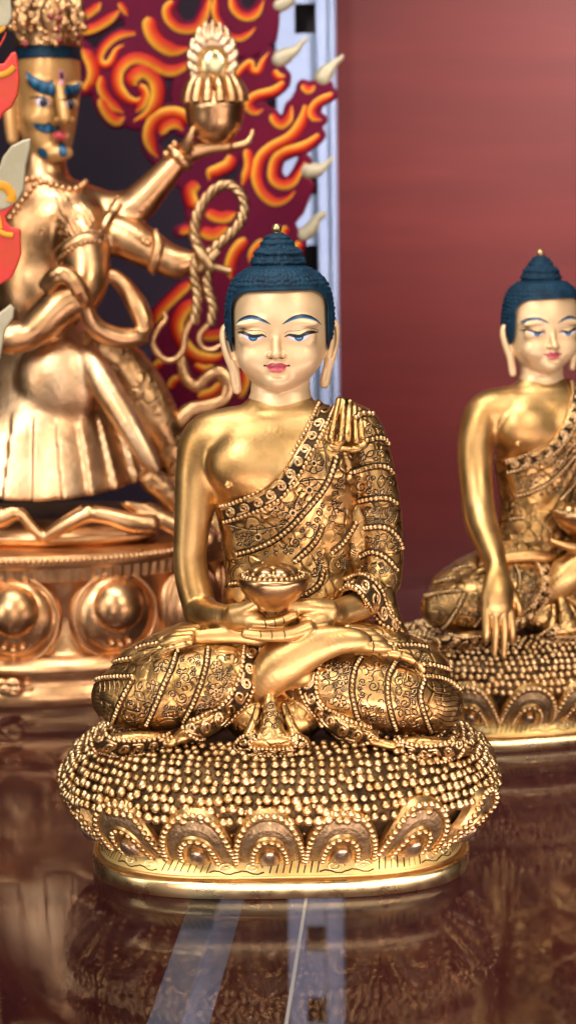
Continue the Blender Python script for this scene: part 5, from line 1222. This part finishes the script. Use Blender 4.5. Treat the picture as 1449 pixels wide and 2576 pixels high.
STR = [([(436, 3), (421, 22), (424, 46), (445, 68), (470, 74), (495, 68), (513, 40), (524, 6), (527, -15)], 10, 1), ([(582, -10), (590, 22), (609, 40), (630, 42), (649, 28), (664, 0)], 9, 1), ([(543, -8), (541, 25), (548, 50), (575, 88), (603, 96), (627, 84), (643, 69)], 7, 1),
       ([(379, 44), (377, 66), (385, 90), (405, 112), (439, 127), (479, 121)], 15, 1), ([(341, 83), (300, 89), (267, 114), (251, 145), (260, 163), (279, 157), (294, 126), (313, 114)], 8, -1),
       ([(481, 157), (445, 176), (415, 176), (378, 155), (347, 146), (319, 155), (298, 182), (298, 219), (319, 247), (345, 255), (362, 240)], 12, -1), ([(337, 216), (334, 197), (356, 180), (382, 192), (396, 222), (392, 259), (371, 287), (337, 306)], 14, 1), ([(352, 214), (366, 235), (358, 262), (342, 282)], 9, -1),
       ([(256, 192), (258, 228), (282, 262), (312, 284)], 10, 1), ([(254, 247), (270, 282), (292, 303), (314, 294)], 12, 1), ([(482, 312), (455, 288), (421, 285), (388, 303), (375, 339), (384, 375), (398, 396)], 13, 1), ([(402, 336), (421, 315), (445, 311), (462, 328)], 11, 1),
       ([(586, 208), (601, 182), (629, 158), (634, 178), (650, 179), (663, 152), (677, 132)], 7, -1), ([(688, 178), (700, 194), (718, 192)], 8, -1), ([(715, 207), (690, 228), (647, 240), (629, 253), (626, 271), (644, 282), (662, 274)], 9, 1), ([(684, 287), (693, 306), (709, 314), (726, 298), (734, 266)], 9, 1),
       ([(761, 213), (774, 228), (793, 215)], 7, 1), ([(836, 237), (797, 259), (783, 281), (790, 296), (809, 302)], 8, 1), ([(771, 266), (758, 308), (730, 345), (680, 373), (653, 402), (645, 447), (660, 486), (690, 508), (721, 501), (742, 480)], 11, 1),
       ([(803, 340), (766, 367), (718, 383), (693, 402), (685, 435), (690, 455), (711, 466), (736, 458), (755, 430), (768, 407)], 10, 1), ([(582, 391), (576, 413), (549, 428), (532, 436), (527, 455)], 12, 1), ([(622, 375), (626, 418), (610, 467)], 10, 1), ([(500, 463), (479, 478), (484, 508), (494, 528)], 13, -1),
       ([(520, 535), (558, 548), (594, 535)], 12, 1), ([(506, 582), (540, 590), (572, 570)], 13, 1), ([(452, 582), (480, 577), (500, 590)], 9, 1), ([(620, 602), (593, 631), (579, 668), (582, 702)], 12, 1), ([(722, 570), (712, 590), (705, 625)], 8, 1), ([(755, 608), (745, 635), (748, 665)], 9, 1), ([(662, 604), (638, 630), (628, 662)], 8, 1),
       ([(478, 712), (442, 744), (402, 786), (390, 815)], 11, -1), ([(494, 756), (462, 782), (446, 820), (457, 857), (493, 896), (540, 902), (566, 886)], 14, -1), ([(511, 846), (550, 842), (575, 830)], 11, 1), ([(384, 934), (396, 918), (414, 910)], 9, -1), ([(428, 978), (437, 960), (455, 948)], 9, -1), ([(490, 918), (517, 930), (545, 922)], 9, -1), ([(500, 1000), (540, 985), (560, 960)], 11, -1), ([(600, 1000), (615, 960), (618, 920)], 11, 1),
       ([(186, 78), (230, 73), (270, 52), (303, 24)], 10, 1), ([(186, 40), (215, 38), (240, 22), (254, 6)], 9, 1), ([(232, 215), (236, 180), (225, 145), (205, 120)], 13, -1), ([(214, 228), (230, 200), (232, 170)], 9, -1), ([(300, 8), (312, 22), (322, 40)], 6, 1)]
f = slab(A_, [PA], HOLES, [(p_, 1.32 * w_ + 4) for p_, w_, sd in STR], 13, 4.2, (150, -45, 860, 1080), grow=5); aur = build('flame_aureole', f.mesh(), FA, M['maroon'], deity)
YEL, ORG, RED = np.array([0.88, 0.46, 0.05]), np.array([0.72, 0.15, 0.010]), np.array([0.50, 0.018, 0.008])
s = Soup()
for P, w_, sd in STR:
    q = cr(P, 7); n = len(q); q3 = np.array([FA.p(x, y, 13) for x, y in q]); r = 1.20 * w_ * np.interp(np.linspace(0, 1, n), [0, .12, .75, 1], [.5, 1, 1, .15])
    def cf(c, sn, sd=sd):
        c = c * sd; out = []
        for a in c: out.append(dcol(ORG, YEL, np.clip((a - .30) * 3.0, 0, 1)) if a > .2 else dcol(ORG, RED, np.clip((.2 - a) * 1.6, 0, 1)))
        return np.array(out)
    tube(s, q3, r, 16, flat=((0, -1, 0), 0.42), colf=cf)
build('flame_ridges', s, FA, M['flame'], aur)
for P in ([(700, 14), (716, 8), (735, -6), (742, -30)], [(702, 150), (722, 138), (745, 124), (762, 104), (776, 96)], [(812, 196), (822, 180), (840, 160), (858, 146), (862, 138)], [(772, 430), (795, 428), (815, 418), (832, 402), (841, 396)], [(762, 592), (782, 575), (796, 552), (814, 538)]):
    f = fld(FA, P[0][0] - 40, P[-1][1] - 30, P[-1][0] + 30, P[0][1] + 40, -30, 34, 3); A_.ch(f, [(x, y, 2, r) for (x, y), r in zip(P, (22, 18, 10, 6, 3) if len(P) == 5 else (18, 17, 12, 8))], 3, sc=(1, 1.2, 1)); build('flame_tip', f.mesh(), FA, M['tip'], aur)
# ------------------------------------------------------------------ the neighbouring flame ornament at the edge and the dark back panel
N_ = G((-0.112, 0.09, 0.0)); FN = N_.f
def n_tint(V):
    Cc = np.tile(np.array([0.62, 0.02, 0.02]), (len(V), 1)); return Cc
SHP = [([(-60, -30), (26, -30), (30, 10), (33, 45), (22, 66), (0, 72), (-60, 76)], M['tip']), ([(-60, 420), (0, 420), (8, 395), (30, 366), (60, 351), (79, 348), (78, 374), (67, 420), (62, 478), (46, 507), (20, 525), (-60, 545)], M['tip']), ([(-60, 790), (0, 786), (28, 764), (38, 775), (35, 800), (15, 830), (8, 870), (0, 910), (-60, 910)], M['tip'])]
nb = empty('flame_ornament', tuple(FN.loc + np.array([0, 0, 0.0])), 'red and yellow painted flame edge with pale curled horns nearest the left', 'flame ornament')
REDP = [[(-60, 108), (0, 112), (20, 72), (14, 98), (-5, 128), (-20, 160), (10, 160), (30, 132), (42, 130), (46, 150), (51, 200), (46, 240), (31, 270), (10, 285), (0, 304), (-60, 320)], [(-60, 500), (14, 515), (42, 512), (16, 545), (20, 560), (30, 571), (54, 576), (54, 600), (55, 640), (45, 670), (30, 700), (0, 717), (-60, 740)]]
f = slab(N_, REDP + [[(-60, -40), (-6, -40), (-8, 400), (-4, 920), (-60, 920)]], [], [], 7, 3, (-70, -45, 95, 925), 4); build('painted_leaf', f.mesh(), FN, mat('red_leaf_paint', (0.60, 0.02, 0.025), 0.0, 0.4, 0.2, 500, (0.48, 0.04, 0.01), 80), nb)
for P, m_ in SHP:
    f = slab(N_, [P], [], [], 9, 3, (-70, min(y for x, y in P) - 15, 95, max(y for x, y in P) + 15), 5, v=2); build('horn', f.mesh(), FN, m_, nb)
s = Soup()
for P, w_ in (([(-30, 196), (0, 190), (22, 182), (38, 168)], 8), ([(-30, 84), (0, 78), (14, 66)], 6), ([(-40, 470), (10, 468), (30, 490), (28, 508)], 14), ([(-30, 560), (0, 582), (15, 590), (34, 592)], 7), ([(-20, 530), (-4, 545), (2, 575)], 6)):
    q3 = np.array([FN.p(x, y, 8) for x, y in cr(P, 6)]); tube(s, q3, w_, 10, flat=((0, -1, 0), 0.5), col=(0.72, 0.34, 0.03))
build('flame_ridges', s, FN, M['flame'], nb)
s = Soup(); tube(s, FN.k and np.array([FN.p(-52, 0, -4), (FN.p(-52, 1500, -4)[0], 4, 0)]), 9, 8); build('support_rod', s, FN, M['copper'], nb)
xl = pR[0] - 0.030
pn = boxes('back_panel', [((-0.5, 0.482, 0.001), (xl, 0.4895, 0.6), 0)], [mat('dark_panel', (0.007, 0.004, 0.009), 0.0, 0.55, 0.05, 60, (0.013, 0.006, 0.013), 9, spec=0.1)]); pn['label'] = 'dark purple panel on the wall behind the flame aureole'; pn['category'] = 'panel'
